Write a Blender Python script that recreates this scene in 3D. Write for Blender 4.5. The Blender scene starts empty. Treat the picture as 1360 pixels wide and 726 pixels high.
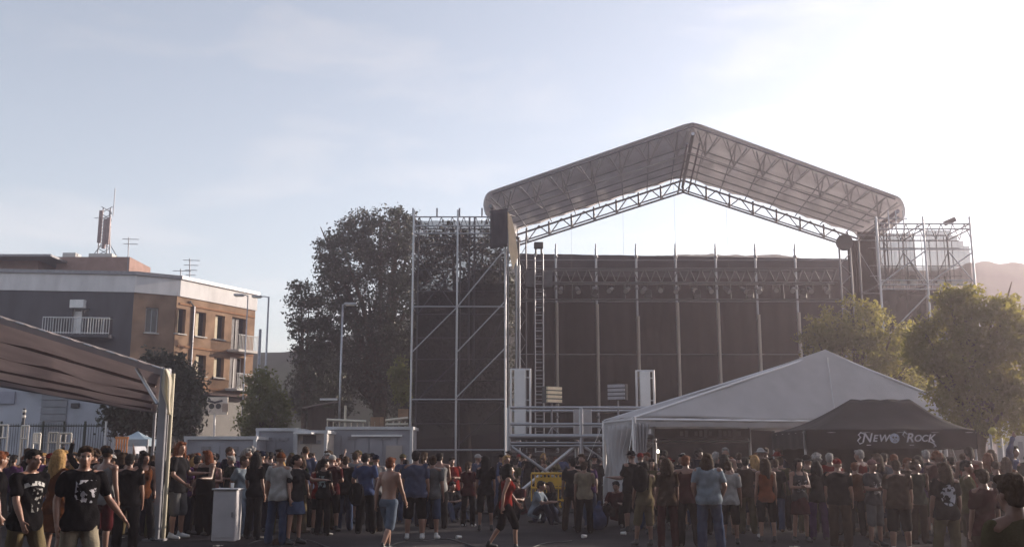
import bpy, bmesh, math, random
import numpy as np
from mathutils import Vector, Matrix, noise as mnoise

random.seed(7)
RNG = np.random.default_rng(7)
SC = bpy.context.scene
COL = SC.collection
RAD = math.radians

# ------------------------------------------------------------------ camera
FPX, CX, CY = 1322.0, 680.0, 363.0
HORIZON = 606.0
EYE = 1.62
PITCH = math.atan((HORIZON - CY) / FPX)
cam_d = bpy.data.cameras.new("camera")
cam_d.sensor_width = 36.0
cam_d.lens = FPX / 1360.0 * 36.0
cam_d.clip_start = 0.1
cam_d.clip_end = 6000
cam = bpy.data.objects.new("camera", cam_d)
COL.objects.link(cam)
cam.location = (0, 0, EYE)
cam.rotation_euler = (math.pi / 2 + PITCH, 0, 0)
SC.camera = cam

# ------------------------------------------------------------------ light
SUN_AZ, SUN_EL = 60.0, 14.0            # degrees right of the view axis, above the horizon
w = bpy.data.worlds.new("World")
SC.world = w
w.use_nodes = True
nt = w.node_tree
nt.nodes.clear()
N = nt.nodes.new
sky = N('ShaderNodeTexSky')
sky.sky_type = 'NISHITA'
sky.sun_disc = False
sky.sun_elevation = RAD(SUN_EL)
sky.sun_rotation = RAD(SUN_AZ)
sky.altitude = 50
sky.air_density = 1.0
sky.dust_density = 0.55
sky.ozone_density = 1.0
tc = N('ShaderNodeTexCoord')
mp = N('ShaderNodeMapping')
mp.inputs['Scale'].default_value = (1.6, 1.6, 7.0)
mp.inputs['Rotation'].default_value = (0.15, -0.2, 0.3)
nz = N('ShaderNodeTexNoise')
nz.inputs['Scale'].default_value = 2.2
nz.inputs['Detail'].default_value = 7
nz.inputs['Roughness'].default_value = 0.55
nz.inputs['Distortion'].default_value = 0.5
rp = N('ShaderNodeValToRGB')
rp.color_ramp.elements[0].position = 0.50
rp.color_ramp.elements[0].color = (0, 0, 0, 1)
rp.color_ramp.elements[1].position = 0.80
rp.color_ramp.elements[1].color = (1, 1, 1, 1)
veil = N('ShaderNodeMix'); veil.data_type = 'RGBA'; veil.blend_type = 'MIX'
hsv = N('ShaderNodeHueSaturation')
hsv.inputs['Saturation'].default_value = 0.12
hsv.inputs['Value'].default_value = 1.35
mulf = N('ShaderNodeMath'); mulf.operation = 'MULTIPLY_ADD'
mulf.inputs[1].default_value = 0.42
mulf.inputs[2].default_value = 0.40        # a thin even veil plus streaks of cirrus
bg = N('ShaderNodeBackground')
bg.inputs['Strength'].default_value = 0.06
wo = N('ShaderNodeOutputWorld')
L = nt.links.new
L(tc.outputs['Generated'], mp.inputs['Vector'])
L(mp.outputs['Vector'], nz.inputs['Vector'])
L(nz.outputs['Fac'], rp.inputs['Fac'])
L(rp.outputs['Color'], mulf.inputs[0])
L(mulf.outputs[0], veil.inputs[0])
L(sky.outputs['Color'], hsv.inputs['Color'])
L(sky.outputs['Color'], veil.inputs[6])
tint = N('ShaderNodeMix'); tint.data_type = 'RGBA'; tint.blend_type = 'MULTIPLY'
tint.inputs[0].default_value = 1.0
tint.inputs[7].default_value = (1.06, 1.0, .99, 1)     # thin evening cloud, faintly pink
L(hsv.outputs['Color'], tint.inputs[6])
L(tint.outputs[2], veil.inputs[7])
L(veil.outputs[2], bg.inputs['Color'])
L(bg.outputs['Background'], wo.inputs['Surface'])

sun_d = bpy.data.lights.new("sun", 'SUN')
sun_d.energy = 2.35
sun_d.angle = RAD(0.5)
sun_d.color = (1.0, 0.85, 0.70)
sun = bpy.data.objects.new("sun", sun_d)
COL.objects.link(sun)
sdir = Vector((math.sin(RAD(SUN_AZ)) * math.cos(RAD(SUN_EL)), math.cos(RAD(SUN_AZ)) * math.cos(RAD(SUN_EL)), math.sin(RAD(SUN_EL))))
sun.rotation_euler = sdir.to_track_quat('Z', 'Y').to_euler()
sun.location = sdir * 200

SC.view_settings.view_transform = 'Standard'
SC.view_settings.look = 'None'
SC.view_settings.exposure = 1.82
SC.view_settings.gamma = 1.0
SC.render.engine = 'CYCLES'
SC.cycles.use_denoising = True
SC.cycles.max_bounces = 6
SC.cycles.diffuse_bounces = 3
SC.cycles.transparent_max_bounces = 16
SC.cycles.volume_bounces = 1
SC.cycles.caustics_reflective = False
SC.cycles.caustics_refractive = False
HAZE_DENSITY, HAZE_G = 0.0018, 0.70


# ------------------------------------------------------------------ helpers
def at(px, py, Y):
    """world point seen at a pixel of the 1360 x 726 photograph, at depth Y"""
    u = (px - CX) / FPX
    v = (CY - py) / FPX
    f = math.cos(PITCH) - v * math.sin(PITCH)
    up = math.sin(PITCH) + v * math.cos(PITCH)
    t = Y / f
    return Vector((u * t, Y, EYE + up * t))


def ray_plane(px, py, p, n):
    u = (px - CX) / FPX
    v = (CY - py) / FPX
    d = Vector((u, math.cos(PITCH) - v * math.sin(PITCH), math.sin(PITCH) + v * math.cos(PITCH)))
    o = Vector((0, 0, EYE))
    t = (p - o).dot(n) / d.dot(n)
    return o + d * t


def offset(o):
    v = Vector((0, 0, 0))
    while o is not None:
        v = v + o.location
        o = o.parent
    return v


def tag(o, label=None, cat=None, group=None, kind=None):
    if label: o['label'] = label
    if cat: o['category'] = cat
    if group: o['group'] = group
    if kind: o['kind'] = kind
    return o


def thing(name, label, cat, loc, group=None, rotz=0):
    o = bpy.data.objects.new(name, None)
    o.empty_display_size = 0.2
    COL.objects.link(o)
    o.location = loc
    o.rotation_euler.z = rotz
    return tag(o, label, cat, group)


def link(name, mesh, parent=None):
    o = bpy.data.objects.new(name, mesh)
    COL.objects.link(o)
    if parent is not None: o.parent = parent
    return o


class MB:
    """collects faces; build() links them as one mesh object (world coordinates in)"""
    def __init__(s):
        s.v = []; s.f = []

    def quad(s, a, b, c, d):
        n = len(s.v); s.v += [Vector(a), Vector(b), Vector(c), Vector(d)]; s.f.append((n, n + 1, n + 2, n + 3)); return s

    def poly(s, pts):
        n = len(s.v); s.v += [Vector(p) for p in pts]; s.f.append(tuple(range(n, n + len(pts)))); return s

    def box(s, c, size, rz=0.0, M=None):
        R = Matrix.Rotation(rz, 3, 'Z') if M is None else M
        n = len(s.v); c = Vector(c)
        for dz in (-.5, .5):
            for dx, dy in ((-.5, -.5), (.5, -.5), (.5, .5), (-.5, .5)):
                s.v.append(c + R @ Vector((dx * size[0], dy * size[1], dz * size[2])))
        for q in ((3, 2, 1, 0), (4, 5, 6, 7), (0, 1, 5, 4), (1, 2, 6, 5), (2, 3, 7, 6), (3, 0, 4, 7)):
            s.f.append(tuple(n + i for i in q))
        return s

    def tube(s, pts, radii, sides=8, caps=True):
        pts = [Vector(p) for p in pts]
        if not hasattr(radii, '__len__'): radii = [radii] * len(pts)
        n0 = len(s.v)
        for i, p in enumerate(pts):
            d = (pts[min(i + 1, len(pts) - 1)] - pts[max(i - 1, 0)]).normalized()
            a = d.orthogonal().normalized() if abs(d.z) < 0.99 else Vector((1, 0, 0))
            if abs(d.z) < 0.99: a = d.cross(Vector((0, 0, 1))).normalized()
            b = d.cross(a)
            for k in range(sides):
                t = 2 * math.pi * k / sides
                s.v.append(p + (a * math.cos(t) + b * math.sin(t)) * radii[i])
        for i in range(len(pts) - 1):
            for k in range(sides):
                k2 = (k + 1) % sides
                s.f.append((n0 + i * sides + k, n0 + i * sides + k2, n0 + (i + 1) * sides + k2, n0 + (i + 1) * sides + k))
        if caps:
            s.f.append(tuple(n0 + k for k in reversed(range(sides))))
            e = n0 + (len(pts) - 1) * sides
            s.f.append(tuple(e + k for k in range(sides)))
        return s

    def grid(s, fn, nu, nv):
        n = len(s.v)
        for j in range(nv + 1):
            for i in range(nu + 1):
                s.v.append(Vector(fn(i / nu, j / nv)))
        for j in range(nv):
            for i in range(nu):
                a = n + j * (nu + 1) + i
                s.f.append((a, a + 1, a + nu + 2, a + nu + 1))
        return s

    def build(s, name, mat, parent=None, smooth=False, solid=0.0, bevel=0.0):
        off = offset(parent)
        me = bpy.data.meshes.new(name)
        if parent is None:
            c = sum(s.v, Vector()) / len(s.v); c.z = min(v.z for v in s.v); off = c
        me.from_pydata([tuple(v - off) for v in s.v], [], s.f)
        me.materials.append(mat)
        if smooth: me.shade_smooth()
        me.update()
        o = link(name, me, parent)
        if parent is None: o.location = off
        if solid:
            m = o.modifiers.new('thickness', 'SOLIDIFY'); m.thickness = solid; m.offset = 0
        if bevel:
            m = o.modifiers.new('bevel', 'BEVEL'); m.width = bevel; m.segments = 1; m.limit_method = 'ANGLE'
        return o


_unit = {}


def bar(name, p0, p1, r, mat, parent=None, sides=8):
    """a straight tube as an object of its own; alike tubes share one mesh"""
    key = (mat.name, sides)
    if key not in _unit:
        me = bpy.data.meshes.new('tube')
        b = MB().tube([(0, 0, -.5), (0, 0, .5)], 1.0, sides)
        me.from_pydata([tuple(v) for v in b.v], [], b.f)
        me.materials.append(mat)
        me.polygons.foreach_set('use_smooth', [len(f) == 4 for f in b.f])
        _unit[key] = me
    p0 = Vector(p0); p1 = Vector(p1)
    o = link(name, _unit[key], parent)
    d = p1 - p0
    o.location = (p0 + p1) / 2 - offset(parent)
    o.rotation_mode = 'QUATERNION'
    o.rotation_quaternion = d.to_track_quat('Z', 'Y')
    o.scale = (r, r, d.length)
    return o


def box(name, c, size, mat, parent=None, rz=0.0, bevel=0.0):
    return MB().box(c, size, rz).build(name, mat, parent, bevel=bevel)


# ------------------------------------------------------------------ materials
_m = {}


def mat(name, col, rough=0.8, var=0.25, scale=6.0, bump=0.0, bscale=40.0, metal=0.0, transl=0.0, tcol=None, gauze=0.0, stretch=None, detail=5.0):
    if name in _m: return _m[name]
    m = bpy.data.materials.new(name); m.use_nodes = True
    nt = m.node_tree; nd = nt.nodes; lk = nt.links.new
    bs = nd['Principled BSDF']; out = nd['Material Output']
    bs.inputs['Roughness'].default_value = rough
    bs.inputs['Metallic'].default_value = metal
    if rough >= .75: bs.inputs['Specular IOR Level'].default_value = .12 if rough < .89 else .02     # cloth, leaves, render: hardly any sheen
    tc = nd.new('ShaderNodeTexCoord')
    mp = nd.new('ShaderNodeMapping')
    if stretch: mp.inputs['Scale'].default_value = stretch
    lk(tc.outputs['Object'], mp.inputs['Vector'])
    nz = nd.new('ShaderNodeTexNoise')
    nz.inputs['Scale'].default_value = scale; nz.inputs['Detail'].default_value = detail
    lk(mp.outputs['Vector'], nz.inputs['Vector'])
    rp = nd.new('ShaderNodeValToRGB')
    rp.color_ramp.elements[0].position = 0.3; rp.color_ramp.elements[1].position = 0.7
    lo = [max(0, c * (1 - var)) for c in col]; hi = [min(1, c * (1 + var)) for c in col]
    rp.color_ramp.elements[0].color = (*lo, 1); rp.color_ramp.elements[1].color = (*hi, 1)
    lk(nz.outputs['Fac'], rp.inputs['Fac'])
    lk(rp.outputs['Color'], bs.inputs['Base Color'])
    if bump:
        n2 = nd.new('ShaderNodeTexNoise'); n2.inputs['Scale'].default_value = bscale; n2.inputs['Detail'].default_value = 4
        lk(mp.outputs['Vector'], n2.inputs['Vector'])
        bp = nd.new('ShaderNodeBump'); bp.inputs['Strength'].default_value = bump; bp.inputs['Distance'].default_value = 0.02
        lk(n2.outputs['Fac'], bp.inputs['Height']); lk(bp.outputs['Normal'], bs.inputs['Normal'])
    sh = bs.outputs['BSDF']
    if transl:
        tr = nd.new('ShaderNodeBsdfTranslucent')
        if tcol: tr.inputs['Color'].default_value = (*tcol, 1)
        else: lk(rp.outputs['Color'], tr.inputs['Color'])
        mx = nd.new('ShaderNodeMixShader'); mx.inputs[0].default_value = transl
        lk(sh, mx.inputs[1]); lk(tr.outputs[0], mx.inputs[2]); sh = mx.outputs[0]
    if gauze:                                   # open weave: part of the light goes straight through
        tp = nd.new('ShaderNodeBsdfTransparent')
        mx = nd.new('ShaderNodeMixShader'); mx.inputs[0].default_value = gauze
        lk(sh, mx.inputs[1]); lk(tp.outputs[0], mx.inputs[2]); sh = mx.outputs[0]
    lk(sh, out.inputs['Surface'])
    _m[name] = m
    return m


STEEL = mat('galvanised_steel', (.42, .43, .46), .42, .2, 9, metal=.75)
STEELD = mat('dull_steel', (.22, .22, .24), .5, .25, 9, metal=.6)
ALU = mat('aluminium_tube', (.62, .62, .64), .4, .12, 8, metal=.5)
BLACKM = mat('black_metal', (.03, .03, .034), .45, .3, 10)
BLACKC = mat('black_stage_cloth', (.011, .010, .012), .95, .4, 1.2, bump=.3, bscale=5)
PALET = mat('pale_truss_tube', (.60, .59, .60), .5, .1, 8, metal=.1)
SCRIM = mat('black_scrim_mesh', (.014, .014, .019), .95, .3, 1.0, gauze=.33)
SCRIMG = mat('grey_scrim_mesh', (.10, .096, .096), .9, .3, .8, gauze=.28, transl=.22)
TARP = mat('grey_roof_tarp', (.74, .72, .73), .75, .12, .9, bump=.3, bscale=3, transl=.40)
WHITEPVC = mat('white_pvc_cloth', (.41, .40, .41), .6, .08, 1.5, bump=.4, bscale=3, transl=.16)
WHITEP = mat('white_paint', (.74, .74, .74), .5, .08, 3)
GREYP = mat('grey_paint', (.45, .46, .48), .6, .12, 3)
BLACKPVC = mat('black_canopy_cloth', (.022, .021, .022), .75, .3, 2, bump=.3, bscale=6)
GLASS = mat('window_glass', (.03, .035, .042), .12, .3, 2)
BRICK = mat('brick_facing', (.25, .168, .118), .9, .28, 1.1, bump=.5, bscale=30, detail=9)
DARKCLAD = mat('dark_cladding', (.055, .056, .066), .7, .28, 1.6, stretch=(1, 1, .25), detail=8)
CONC = mat('pale_concrete', (.50, .49, .48), .85, .12, 1.2, bump=.3, bscale=14)
CONCB = mat('pale_blue_render', (.44, .46, .52), .85, .16, .9, bump=.2, bscale=10)


# ------------------------------------------------------------------ ground and hills
def ground():
    m = bpy.data.materials.new('dusty_sunpatch_asphalt'); m.use_nodes = True
    nt = m.node_tree; nd = nt.nodes; lk = nt.links.new
    bs = nd['Principled BSDF']; bs.inputs['Roughness'].default_value = .9; bs.inputs['Specular IOR Level'].default_value = .12
    tc = nd.new('ShaderNodeTexCoord')
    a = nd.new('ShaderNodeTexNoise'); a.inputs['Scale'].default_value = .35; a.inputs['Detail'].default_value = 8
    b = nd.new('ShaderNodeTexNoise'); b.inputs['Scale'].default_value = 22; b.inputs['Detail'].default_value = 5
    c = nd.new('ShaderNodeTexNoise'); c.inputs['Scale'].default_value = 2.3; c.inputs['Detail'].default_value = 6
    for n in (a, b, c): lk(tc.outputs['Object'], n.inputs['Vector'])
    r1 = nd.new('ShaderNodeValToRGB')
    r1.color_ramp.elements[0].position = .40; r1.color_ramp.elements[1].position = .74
    r1.color_ramp.elements[0].color = (.014, .012, .015, 1); r1.color_ramp.elements[1].color = (.066, .059, .060, 1)  # broad pale patches are dust and also painted patches of sun
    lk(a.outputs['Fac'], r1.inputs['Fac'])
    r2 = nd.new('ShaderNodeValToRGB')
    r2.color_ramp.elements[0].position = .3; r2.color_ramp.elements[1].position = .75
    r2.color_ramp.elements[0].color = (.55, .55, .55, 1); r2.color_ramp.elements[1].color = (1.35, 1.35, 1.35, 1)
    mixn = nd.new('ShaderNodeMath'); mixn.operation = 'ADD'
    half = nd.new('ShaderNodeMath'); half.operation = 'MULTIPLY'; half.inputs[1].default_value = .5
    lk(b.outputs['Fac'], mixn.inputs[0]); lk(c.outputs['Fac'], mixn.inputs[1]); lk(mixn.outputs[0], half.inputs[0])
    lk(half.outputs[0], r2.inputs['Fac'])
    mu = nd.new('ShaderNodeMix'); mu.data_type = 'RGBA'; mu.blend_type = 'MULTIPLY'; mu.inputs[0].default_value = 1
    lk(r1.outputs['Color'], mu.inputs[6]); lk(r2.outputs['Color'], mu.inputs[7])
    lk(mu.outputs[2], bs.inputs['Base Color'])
    bp = nd.new('ShaderNodeBump'); bp.inputs['Strength'].default_value = .5; bp.inputs['Distance'].default_value = .015
    lk(b.outputs['Fac'], bp.inputs['Height']); lk(bp.outputs['Normal'], bs.inputs['Normal'])
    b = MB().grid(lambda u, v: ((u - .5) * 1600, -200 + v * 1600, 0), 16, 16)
    tag(b.build('ground', m), 'dusty grey asphalt of the festival ground with painted sun patches', None, None, 'structure')


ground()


def hill(name, prof, Y, depth, mat_, label):
    """a wooded ridge whose skyline follows heights given at some bearings"""
    xs = [p[0] for p in prof]; zs = [at(p[0], p[1], Y).z for p in prof]
    X0, X1 = at(xs[0], 606, Y).x, at(xs[-1], 606, Y).x

    def fn(u, v):
        px = xs[0] + (xs[-1] - xs[0]) * u
        z = float(np.interp(px, xs, zs)) * (Y + (v - .5) * depth) / Y
        bell = math.sin(math.pi * min(1, .04 + v * .96)) ** .8
        X = X0 + (X1 - X0) * u
        y = Y + (v - .5) * depth
        k = mnoise.fractal(Vector((X * .05, y * .05, 3)), 1, 2, 4) * .5 + mnoise.noise(Vector((X * .5, y * .5, 1))) * .3
        return (X * (y / Y), y, max(-.5, z * bell + k * bell))
    b = MB().grid(fn, 260, 30)
    return tag(b.build(name, mat_, smooth=True), label, None, None, 'structure')


HILLM = mat('scrub_hillside', (.055, .06, .035), .95, .5, .12, bump=1, bscale=.8, detail=8)
hill('hills', [(120, 560), (280, 478), (330, 470), (365, 467), (400, 462), (440, 452), (500, 430), (600, 392), (680, 352), (760, 345), (850, 344), (880, 338), (960, 337.5), (1005, 338), (1045, 337),
               (1075, 342), (1180, 356), (1250, 362), (1290, 357), (1305, 349), (1328, 345.5), (1350, 348), (1380, 347), (1500, 380), (1700, 480), (1900, 600)], 170, 90, HILLM,
     'hazy wooded hills behind the stage')

# ------------------------------------------------------------------ trees
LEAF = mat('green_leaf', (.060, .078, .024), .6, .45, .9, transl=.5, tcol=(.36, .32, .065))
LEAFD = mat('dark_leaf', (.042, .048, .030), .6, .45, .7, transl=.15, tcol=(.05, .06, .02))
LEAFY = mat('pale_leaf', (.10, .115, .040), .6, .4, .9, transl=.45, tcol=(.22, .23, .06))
BARK = mat('bark', (.10, .08, .06), .95, .35, 5, bump=.6, bscale=18)


def leaves(lobes, n, size, gap=.0, seed=1, freq=.55):
    """leaf-sized faces scattered through ellipsoid lobes, in clumps"""
    r = np.random.default_rng(seed)
    lob = np.array([[*c, *rr] for c, rr in lobes])
    wts = (lob[:, 3] * lob[:, 4] * lob[:, 5]) ** .72; wts /= wts.sum()
    nc = max(20, n // 14)
    idx = r.choice(len(lob), nc, p=wts)
    d = r.normal(size=(nc, 3)); d /= np.linalg.norm(d, axis=1)[:, None]
    rad = r.uniform(.25, 1.0, nc) ** .5 * (1 + .10 * r.normal(size=nc))
    cc = lob[idx, :3] + d * rad[:, None] * lob[idx, 3:]
    if gap > 0:
        keep = np.array([mnoise.noise(Vector(p * freq)) + .6 * mnoise.noise(Vector(p * freq * 2.4)) > -1.2 + gap * 1.2 for p in cc]); cc = cc[keep]
    k = 14
    cl = np.repeat(cc, k, axis=0) + r.normal(size=(len(cc) * k, 3)) * size * 1.5 * np.array([1, 1, .8])
    m = len(cl)
    a = r.normal(size=(m, 3)); a /= np.linalg.norm(a, axis=1)[:, None]
    b = np.cross(a, r.normal(size=(m, 3))); b /= np.linalg.norm(b, axis=1)[:, None]
    s = size * r.uniform(.55, 1.25, m)[:, None]
    v = np.stack([cl - a * s, cl - b * s * .5, cl + a * s, cl + b * s * .5], 1).reshape(-1, 3)
    f = np.arange(4 * m).reshape(-1, 4)
    return v, f


def np_mesh(name, v, f, m):
    me = bpy.data.meshes.new(name)
    k = f.shape[1]
    me.vertices.add(len(v)); me.vertices.foreach_set('co', v.astype(np.float32).ravel())
    me.loops.add(f.size); me.loops.foreach_set('vertex_index', f.astype(np.int32).ravel())
    me.polygons.add(len(f)); me.polygons.foreach_set('loop_start', np.arange(0, f.size, k, dtype=np.int32))
    me.polygons.foreach_set('loop_total', np.full(len(f), k, dtype=np.int32))
    me.update(calc_edges=True)
    me.materials.append(m)
    return me


def tree(name, label, cat, base, lobes, n, size, leaf, trunk_r=.2, gap=0., seed=1, group=None, limbs=7, freq=.55):
    root = thing(name, label, cat, base, group)
    v, f = leaves(lobes, n, size, gap, seed, freq)
    link('crown', np_mesh('crown', v - np.array(base), f, leaf), root)
    b = MB()
    rr = random.Random(seed)
    top = max(lobes, key=lambda l: l[0][2])
    tip = Vector(top[0])
    base = Vector(base)
    mid = base.lerp(tip, .35) + Vector((rr.uniform(-.2, .2), rr.uniform(-.2, .2), 0))
    b.tube([base - Vector((0, 0, .1)), base.lerp(mid, .5), mid, mid.lerp(tip, .6), tip], [trunk_r * 1.25, trunk_r, trunk_r * .85, trunk_r * .5, trunk_r * .12], 8)
    tr = b.build('trunk', BARK, root, smooth=True)
    for l in lobes[:limbs]:
        p = Vector(l[0])
        if (p - tip).length < .3: continue
        s = base.lerp(mid, rr.uniform(.6, 1.0))
        q = s.lerp(p, .55) + Vector((0, 0, .12 * (p - s).length))
        MB().tube([s, q, p, p + (p - q) * .5], [trunk_r * .5, trunk_r * .35, trunk_r * .2, trunk_r * .06], 6).build('limb', BARK, root, smooth=True)
    return root


def lobes_px(lst, Y):
    out = []
    for px, py, rx, ry, dy in lst:
        c = at(px, py, Y + dy); s = (Y + dy) / FPX
        out.append((tuple(c), (rx * s, max(rx, ry) * s * .8, ry * s)))
    return out


# large dark tree mass behind the left tower: three trees
Yb = 66
tree('eucalyptus_tree', 'tall dark tree with a feathery rounded crown rising left of the scaffold tower', 'tree', (at(498, 606, Yb).x, Yb, 0),
     lobes_px([(505, 318, 52, 42, 0), (540, 340, 45, 55, 1), (462, 345, 40, 42, -1), (445, 385, 30, 40, 0), (490, 400, 55, 55, 1), (535, 420, 45, 70, 0), (440, 335, 22, 30, 0),
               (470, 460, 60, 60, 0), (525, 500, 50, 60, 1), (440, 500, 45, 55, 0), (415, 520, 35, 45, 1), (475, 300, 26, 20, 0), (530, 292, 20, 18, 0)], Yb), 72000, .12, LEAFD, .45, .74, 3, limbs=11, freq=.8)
tree('small_tree', 'slender loose-leaved tree at the left edge of the tall dark one', 'tree', (at(404, 606, 63).x, 63, 0),
     lobes_px([(400, 395, 18, 26, 0), (396, 432, 16, 24, 0), (410, 415, 17, 30, 0), (425, 445, 28, 30, 1), (408, 470, 22, 26, 0), (430, 520, 40, 50, 0)], 63), 14000, .115, LEAFD, .2, .76, 5, freq=1.0)
tree('broad_tree', 'dark broad tree seen through the scrim of the left scaffold tower', 'tree', (at(620, 606, 70).x, 70, 0),
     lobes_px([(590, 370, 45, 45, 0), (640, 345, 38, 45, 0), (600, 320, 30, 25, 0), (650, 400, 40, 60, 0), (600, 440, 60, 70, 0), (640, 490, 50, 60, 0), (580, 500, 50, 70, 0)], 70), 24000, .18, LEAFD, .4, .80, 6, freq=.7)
# bushes in front of the apartment building
tree('round_bush', 'dark round tree behind the corner post of the grey canopy', 'bush', (at(200, 606, 45).x, 45, 0),
     lobes_px([(205, 530, 55, 48, 0), (170, 552, 32, 28, 0), (235, 520, 35, 40, 0), (212, 488, 26, 22, 0), (250, 550, 22, 32, 0), (190, 505, 26, 26, 0)], 45), 22000, .12, LEAFD, .16, .75, 8, freq=1.2)
tree('young_tree', 'pale green young street tree right of the brick building', 'tree', (at(350, 606, 52).x, 52, 0),
     lobes_px([(350, 535, 26, 34, 0), (345, 508, 18, 18, 0), (334, 560, 20, 28, 0), (366, 555, 18, 28, 0), (350, 575, 26, 20, 0), (372, 540, 12, 16, 0)], 52), 9000, .11, LEAFY, .12, .85, 9, freq=1.4)
tree('yellow_bush', 'small yellow-green bush against the left scaffold tower', 'bush', (at(535, 606, 58).x, 58, 0),
     lobes_px([(538, 486, 11, 12, 0), (530, 500, 12, 14, 0), (536, 520, 12, 16, 0)], 58), 1100, .13, LEAFY, .08, .2, 10)
# right trees
tree('leafy_tree', 'sunlit broad tree at the right edge behind the black tent', 'tree', (at(1300, 606, 30).x, 30, 0),
     lobes_px([(1282, 418, 42, 36, 0), (1240, 462, 34, 34, 0), (1315, 440, 50, 44, 0), (1280, 480, 55, 50, 0), (1340, 480, 48, 60, 0), (1250, 505, 38, 40, 0), (1300, 535, 55, 45, 0),
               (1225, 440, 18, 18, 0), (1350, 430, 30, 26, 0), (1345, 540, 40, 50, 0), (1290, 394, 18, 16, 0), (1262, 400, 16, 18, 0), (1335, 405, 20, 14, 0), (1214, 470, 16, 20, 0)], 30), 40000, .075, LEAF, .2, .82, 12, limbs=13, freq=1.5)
tree('leafy_tree', 'thin yellowish tree between the white marquee and the right scaffold tower', 'tree', (at(1150, 606, 43).x, 43, 0),
     lobes_px([(1110, 440, 40, 34, 0), (1150, 430, 34, 30, 0), (1180, 455, 40, 36, 0), (1090, 460, 30, 28, 0), (1140, 470, 50, 40, 0), (1200, 490, 36, 40, 0), (1132, 405, 18, 16, 0)], 43), 19000, .085, LEAF, .2, .88, 13, limbs=9, freq=1.2)
# the row goes on outside the frame to the right
for i, (x, y, h) in enumerate(((23.0, 25.0, 6.0), (29.5, 30.0, 6.6), (27.5, 18.5, 6.0))):
    tree('leafy_tree', 'broad tree further along the row beyond the right edge', 'tree', (x, y, 0),
         [((x, y, h * .62), (2.0, 2.0, h * .33)), ((x - 1.2, y, h * .5), (1.5, 1.6, 1.5)), ((x + 1.2, y + .4, h * .55), (1.6, 1.5, 1.6)), ((x, y - 1.0, h * .72), (1.4, 1.4, 1.4))],
         4000, .15, LEAF, .2, .45, 20 + i, 'trees beyond the right edge')


# ------------------------------------------------------------------ apartment building
def facade(parent, p0, p1, z0, z1, wins, thick, m, name='wall'):
    """a wall with real openings; wins = [(s0, s1, z0, z1)] along p0->p1"""
    p0 = Vector((p0[0], p0[1], 0)); p1 = Vector((p1[0], p1[1], 0))
    d = (p1 - p0).normalized(); Ln = (p1 - p0).length
    n = Vector((d.y, -d.x, 0))
    S = sorted({0, Ln, *[w[0] for w in wins], *[w[1] for w in wins]})
    Z = sorted({z0, z1, *[w[2] for w in wins], *[w[3] for w in wins]})
    b = MB()
    P = lambda s, z, o: p0 + d * s + n * -o + Vector((0, 0, z))
    for i in range(len(S) - 1):
        for j in range(len(Z) - 1):
            sc, zc = (S[i] + S[i + 1]) / 2, (Z[j] + Z[j + 1]) / 2
            if any(a < sc < b_ and c < zc < e for a, b_, c, e in wins): continue
            b.quad(P(S[i], Z[j], 0), P(S[i + 1], Z[j], 0), P(S[i + 1], Z[j + 1], 0), P(S[i], Z[j + 1], 0))
    for a, e, c, t in wins:
        b.quad(P(a, c, 0), P(a, c, thick), P(a, t, thick), P(a, t, 0))
        b.quad(P(e, c, thick), P(e, c, 0), P(e, t, 0), P(e, t, thick))
        b.quad(P(a, c, 0), P(e, c, 0), P(e, c, thick), P(a, c, thick))
        b.quad(P(a, t, thick), P(e, t, thick), P(e, t, 0), P(a, t, 0))
    b.build(name, m, parent)
    return P, d, n


def window(parent, P, d, w, thick, blind=0.0, sill=True, frame=GREYP, blind_m=WHITEP):
    a, e, c, t = w
    rz = math.atan2(d.y, d.x)
    b = MB()
    fw = .06
    mid = lambda s, z, o: P(s, z, o)
    b.box(mid((a + e) / 2, c + fw / 2, thick - .03), (e - a, .06, fw), rz).box(mid((a + e) / 2, t - fw / 2, thick - .03), (e - a, .06, fw), rz)
    b.box(mid(a + fw / 2, (c + t) / 2, thick - .03), (fw, .06, t - c - 2 * fw), rz).box(mid(e - fw / 2, (c + t) / 2, thick - .03), (fw, .06, t - c - 2 * fw), rz)
    b.box(mid((a + e) / 2, (c + t) / 2, thick - .03), (fw * .8, .05, t - c - 2 * fw), rz)
    f = b.build('window', frame, parent)
    MB().box(mid((a + e) / 2, (c + t) / 2, thick + .012), (e - a + .04, .02, t - c + .04), rz).build('pane', GLASS, f)
    if blind:
        k = a + (e - a) * .52
        MB().box(mid((a + .05 + k) / 2, (c + t) / 2, thick - .075), (k - a - .05, .02, (t - c - .1) * blind), rz).build('blind', blind_m, f)
    if sill:
        MB().box(mid((a + e) / 2, c - .04, -.05), (e - a + .16, .16, .07), rz).build('sill', CONC, f)
    return f


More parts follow.
